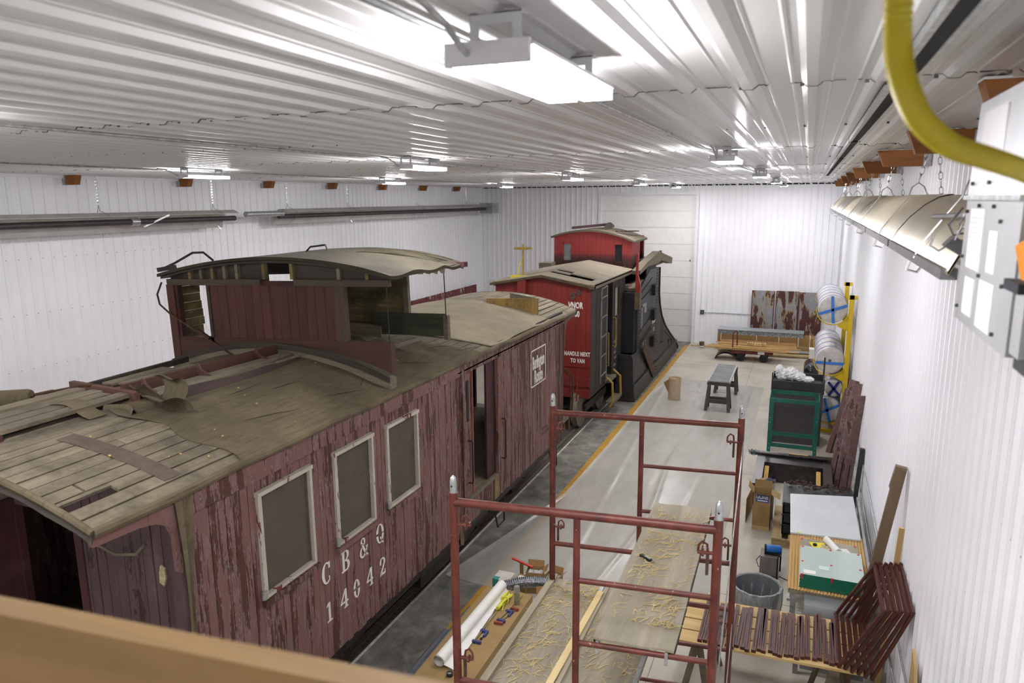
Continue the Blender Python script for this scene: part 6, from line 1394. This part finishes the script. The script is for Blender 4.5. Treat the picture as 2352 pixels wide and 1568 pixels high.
def m_ins():
    t = NT('wrapped_insulation'); f = t.noise(t.pos((1, .5, 1)), 6, 7, .7, .8); t.bump(f, .5, .015)
    return t.set(t.ramp(f, [(.3, c('#b9b4b0')), (.5, c('#cfcac7')), (.7, c('#e4e2e1'))]), .2, 0, .6)
M_INS = m_ins(); M_BT = pm('blue_tape', '#2f74d0', '#3c82dd', .5)
def roll_(cx, cz_, r, y0, y1, lab, cross=True, dark=False, parent=None, tilt=0):
    o = thing('insulation_roll', lab, 'insulation roll', (cx, (y0+y1)/2, cz_-r)); n = 14; prof = []
    b = MB(); rings = [(r*.1, y0+.02), (r*.8, y0), (r*.96, y0+.02)]+[(r*(1+.012*math.sin(i*1.9)), lerp(y0+.06, y1-.06, i/n)) for i in range(n+1)]+[(r*.95, y1-.02), (r*.2, y1)]
    b.lathe([(a, y) for a, y in rings], (cx, 0, cz_), 28, frameM(Vector((0, 0, 0)), (1, 0, 0), (0, 0, -1)).to_3x3())
    b.build('roll', M_INS, o, True)
    tp_ = M_BT if not dark else pm('navy_tape', '#23287a', '#2e348a', .5)
    for k in range(5):
        y = lerp(y0+.15, y1-.2, k/4); rr2 = r*1.02
        bb = MB(); bb.lathe([(rr2, y-.012), (rr2+.003, y-.012), (rr2+.003, y+.012), (rr2, y+.012)], (cx, 0, cz_), 28, frameM(Vector((0, 0, 0)), (1, 0, 0), (0, 0, -1)).to_3x3()); bb.build('tape_band', tp_, o, True)
    if cross:
        for a in ((95, 20) if not dark else (60, 130)):
            d_ = Vector((math.cos(R(a+tilt)), 0, math.sin(R(a+tilt)))); MB().beam(Vector((cx, y0-.012, cz_))-d_*r, Vector((cx, y0-.012, cz_))+d_*r, .055, .006, (0, 1, 0)).build('tape_cross', tp_, o)
    else: MB().beam((cx-r*.95, y0-.012, cz_-.05), (cx+r*.95, y0-.012, cz_-.05), .055, .006, (0, 1, 0)).build('tape_cross', tp_, o)
roll_(.62, 2.72, .295, 16.9, 19.4, 'plastic-wrapped insulation roll with blue tape cross, on the top cradle')
roll_(.64, 1.60, .295, 16.9, 19.4, 'plastic-wrapped insulation roll with one blue tape strip, on the middle cradle', False)
roll_(.66, .50, .28, 16.85, 19.3, 'plastic-wrapped insulation roll with blue tape cross, on the bottom cradle', True, False, None, 10)
roll_(.76, .985, .19, 16.9, 19.3, 'thin insulation roll with navy tape cross, lying on the bottom roll', True, True)

# ================================================================== far end of the hall
sh = []
for k, (x, y, nm) in enumerate(((-1.76, 17.8, 'near'), (-1.74, 19.55, 'far'))):
    o = thing('sawhorse', f'dark brown plastic sawhorse under the {nm} end of the steel grate', 'sawhorse', (x, y, 0), 'plastic sawhorses')
    M_SAW = pm('dark_brown_plastic', '#383330', '#46403c', .5)
    MB().box(x-.27, x+.27, y-.06, y+.06, .62, .70).build('top_bar', M_SAW, o)
    for s in (-1, 1):
        for e in (-1, 1): MB().beam((x+s*.22, y+e*.04, .64), (x+s*.27, y+e*.2, 0), .075, .05, (0, 1, 0)).build('leg', M_SAW, o)
        
    for e in (-1, 1): MB().beam((x-.25, y+e*.135, .24), (x+.25, y+e*.135, .24), .05, .09).build('shelf_bar', M_SAW, o)
o = thing('steel_grate', 'long galvanised ladder-like grate resting on two sawhorses', 'grate', (-1.75, 18.65, .70))
for x in (-2.0, -1.5): MB().box(x-.015, x+.015, 17.7, 19.65, .70, .75).build('side_rail', M_GALV, o)
for k in range(17): MB().box(-1.985, -1.515, 17.72+k*.117, 17.755+k*.117, .715, .748).build('cross_bar', pm('dull_zinc', '#a7abad', '#b9bdbf', .45, .6), o)
o = thing('cardboard_tube', 'short thick cardboard concrete-form tube standing on the plastic sheet', 'tube', (-2.92, 18.4, .005))
MB().lathe([(.155, 0), (.16, .55), (.15, .55), (.148, .5), (.0, .5)], (-2.92, 18.4, .006), 28).build('tube', pm('tan_tube', '#b6a184', '#c4b093', .8, scale=10), o, True)
MB().prism([(-3.2, .42), (-3.06, .52), (-3.06, .12)], 'y', 18.38, 18.41).build('cardboard_tab', M_KRAFTD, o); MB().lathe([(.152, .551), (.161, .551), (.161, .555), (.152, .555)], (-2.92, 18.4, .006), 28).build('rim', M_KRAFT, o)
# peeled sheet panels against back wall
M_SHT = peel('peeled_sheet_metal', '#8a898e', '#98979c', '#452022', '#9c8a58', .50, 'z', .6, .1, 4.0, (1.3, 1, .35), '#542a2b', None, 1.7)
for k, (x0, x1, z1) in enumerate(((-1.62, -.88, 1.99), (-.84, -.12, 2.0), (-.11, .62, 1.98))):
    o = thing('sheet_panel', f'peeling maroon and grey sheet panel standing at the back wall, {["left", "middle", "right"][k]} of three', 'panel', ((x0+x1)/2, YB-.15, 0), 'peeled panels at the back wall')
    MB().box(x0, x1, YB-.14, YB-.125, 0, z1).build('sheet', M_SHT, o)
    for x in (x0+.012, x1-.012): MB().box(x-.012, x+.012, YB-.16, YB-.12, 0, z1).build('folded_edge', pm('maroon_edge', '#4d2526', '#5c3031', .7), o)
# maroon/white panels along the left wall
M_LPN = peel('maroon_roof_tin', '#6d2f33', '#7b3a3e', '#c9c3c4', '#b8b0b2', .40, 'z', .6, .05, 6.0)
for k in range(7):
    y0 = 18.2+k*1.0; o = tag(MB().box(XL+.16, XL+.19, y0, y0+.94, 0, 1.93).build('tin_panel', M_LPN), f'maroon painted tin panel standing along the left wall, {ordn[k] if k < 6 else "farthest"} of the row', 'panel', 'tin panels along the left wall')
    MB().box(XL+.155, XL+.195, y0-.01, y0+.012, 0, 1.94).build('folded_edge', M_LPN, o)
# long cartons and insulation boards at the back
def longbox(nm, lab, cat, x0, x1, y0, y1, z0, z1, mat, tilt=0):
    o = thing(nm, lab, cat, ((x0+x1)/2, (y0+y1)/2, z0)); MB().box(x0, x1, y0, y1, z0, z1).build('carton_body', mat, o); return o
o = longbox('long_carton', 'low brown carton on the floor by the back wall, under the strapped carton', 'carton', -2.55, .45, 25.0, 25.7, 0, .3, M_KRAFT)
MB().box(-2.5, -.1, 24.97, 25.0, .05, .42).build('leaning_flap', pm('light_kraft', '#b48a5c', '#bf9668', .85), o)
o = longbox('long_carton', 'brown strapped carton with grey patterned top at the back wall', 'carton', -2.6, .5, 25.1, 25.75, .301, .58, M_KRAFTD)
for x in (-2.5, -1.95, -1.35, -.65, -.05, .3): MB().box(x, x+.02, 25.095, 25.755, .3, .585).build('strap', M_PAPER, o)
o = longbox('flat_stack', 'bundle of grey patterned sheets on top of the strapped carton', 'sheet bundle', -2.6, .1, 25.12, 25.7, .581, .72, pm('grey_pattern', '#5f6668', '#a2a8aa', .5, scale=26, detail=2, lo=.46, hi=.54))
MB().box(-2.62, .12, 25.1, 25.72, .72, .735).build('cover_sheet', pm('grey_cover', '#8f9598', '#9da3a6', .4), o)
o = thing('paint_can', 'small paint can on the floor beside the overhead door', 'paint can', (-3.15, 25.4, 0))
MB().lathe([(.001, 0), (.085, 0), (.085, .19), (.09, .2), (.085, .21), (.001, .2)], (-3.15, 25.4, 0), 16).build('can', pm('can_label', '#5a3f34', '#77625a', .4, scale=14), o, True); MB().lathe([(.086, .02), (.088, .02), (.088, .07), (.086, .07)], (-3.15, 25.4, 0), 16).build('label', M_PAPER, o)
# wagon with lumber
o = thing('wagon', 'low dark red flat wagon loaded with lumber at the far end', 'wagon', (-1.4, 23.95, 0))
M_WAG = pm('wagon_red', '#5a221d', '#6d2d26', .6, scale=7)
MB().box(-2.0, -.75, 23.6, 24.4, .24, .36).build('bed', M_WAG, o); MB().box(-1.2, -1.0, 23.59, 23.6, .26, .34).build('white_plate', M_PAPER, o)
for x in (-1.72, -1.02):
    for y in (23.65, 24.3): MB().cyl((x, y-.05, .13), (x, y+.05, .13), .13, 14).build('wheel', M_DARK, o, True); MB().box(x-.1, x+.1, y-.03, y+.03, .13, .25).build('caster_fork', M_WAG, o)
MB().tube([(-1.97, 23.65, .3), (-1.97, 23.65, .85), (-1.93, 23.68, .93), (-1.88, 23.75, .93), (-1.85, 23.78, .85), (-1.85, 23.78, .3)], .02, 8).build('push_handle', M_WAG, o, True)
r_ = random.Random(9)
for k in range(14):
    y = 23.6+.055*k; x0 = -2.75+r_.uniform(0, .5); x1 = -.1+r_.uniform(-.5, .2); z = .375+.027*(k % 4)
    tag(MB().beam((x0, y, z+.03*((k*5) % 3)*.3), (x1, y-.1, z), .05, .024).build('lumber_strip', wood('lumber_strip_wood', '#a5824e', '#c9a873', 'x', .8, 6, .2)), f'thin pine lumber strip on the red wagon, {ORD26[k]} from the near side', 'lumber', 'lumber on the wagon')
for k in range(8):
    x = -1.55+.075*k; tag(MB().box(x, x+.05, 23.75, 23.9, .495, .58).build('wood_block', wood('block_wood', '#b59a5c', '#d1b97c', 'z', .8, 6, .2)), f'small pine block on the wagon lumber, {["first", "second", "third", "fourth", "fifth", "sixth", "seventh", "last"][k]} from the left in the row', 'wood block', 'pine blocks on the wagon')
o = thing('folded_mat', 'olive folded mat slumped on the floor beside the red wagon', 'mat', (-2.2, 24.0, 0))
for k, (s, m_) in enumerate(((1.0, pm('olive_mat', '#5f5a44', '#6f6a52', .9)), (.8, M_DARK))):
    MB().sheet(lambda u, v: (-2.52+.7*u, 23.72+.5*v, s*(.02+.26*math.sin(math.pi*min(1, u*1.02))**.6+.0)), 16, 3, .03).build('mat_fold' if k == 0 else 'mat_hollow', m_, o, True)
o = thing('propane_cylinder', 'black steel cylinder lying on the floor before the back panels', 'cylinder', (.35, 22.3, 0))
MB().lathe([(.001, 0), (.08, .01), (.16, .05), (.2, .12), (.2, 1.05), (.16, 1.15), (.08, 1.2), (.001, 1.2)], (.36, 21.75, .205), 24, frameM(Vector((0, 0, 0)), (1, 0, 0), (0, 0, -1)).to_3x3()).build('tank', pm('gloss_black', '#151517', '#1f1f21', .2), o, True)
MB().cyl((.36, 21.74, .12), (.36, 21.77, .12), .02, 8).build('plug', pm('lime_plug', '#c2d02a', '#cfdc3c', .5), o)
o = tag(MB().box(.3, .55, 23.6, 23.9, 0, .5).build('white_bucket', M_PAPER), 'white box standing behind the black cylinder', 'box'); MB().box(.29, .56, 23.59, 23.91, .5, .53).build('lid', M_PAPER, o)
tag(MB().cyl((-1.1, 24.6, .06), (.6, 24.75, .06), .055, 12).build('cardboard_pipe', pm('beige_pipe', '#a89468', '#b8a478', .7), None, True), 'long beige pipe on the floor behind the wagon', 'pipe')
tag(MB().cyl((-.95, 24.95, .14), (.6, 24.9, .14), .05, 12).build('grey_pipe', pm('grey_pipe', '#8f8e86', '#9e9d95', .6), None, True), 'long grey pipe lying behind the beige pipe', 'pipe')
tag(MB().beam((-3.55, 25.6, .02), (-2.5, 25.65, .02), .06, .03).build('door_batten', M_PINEY), 'thin pine batten on the floor by the paint can', 'lumber')
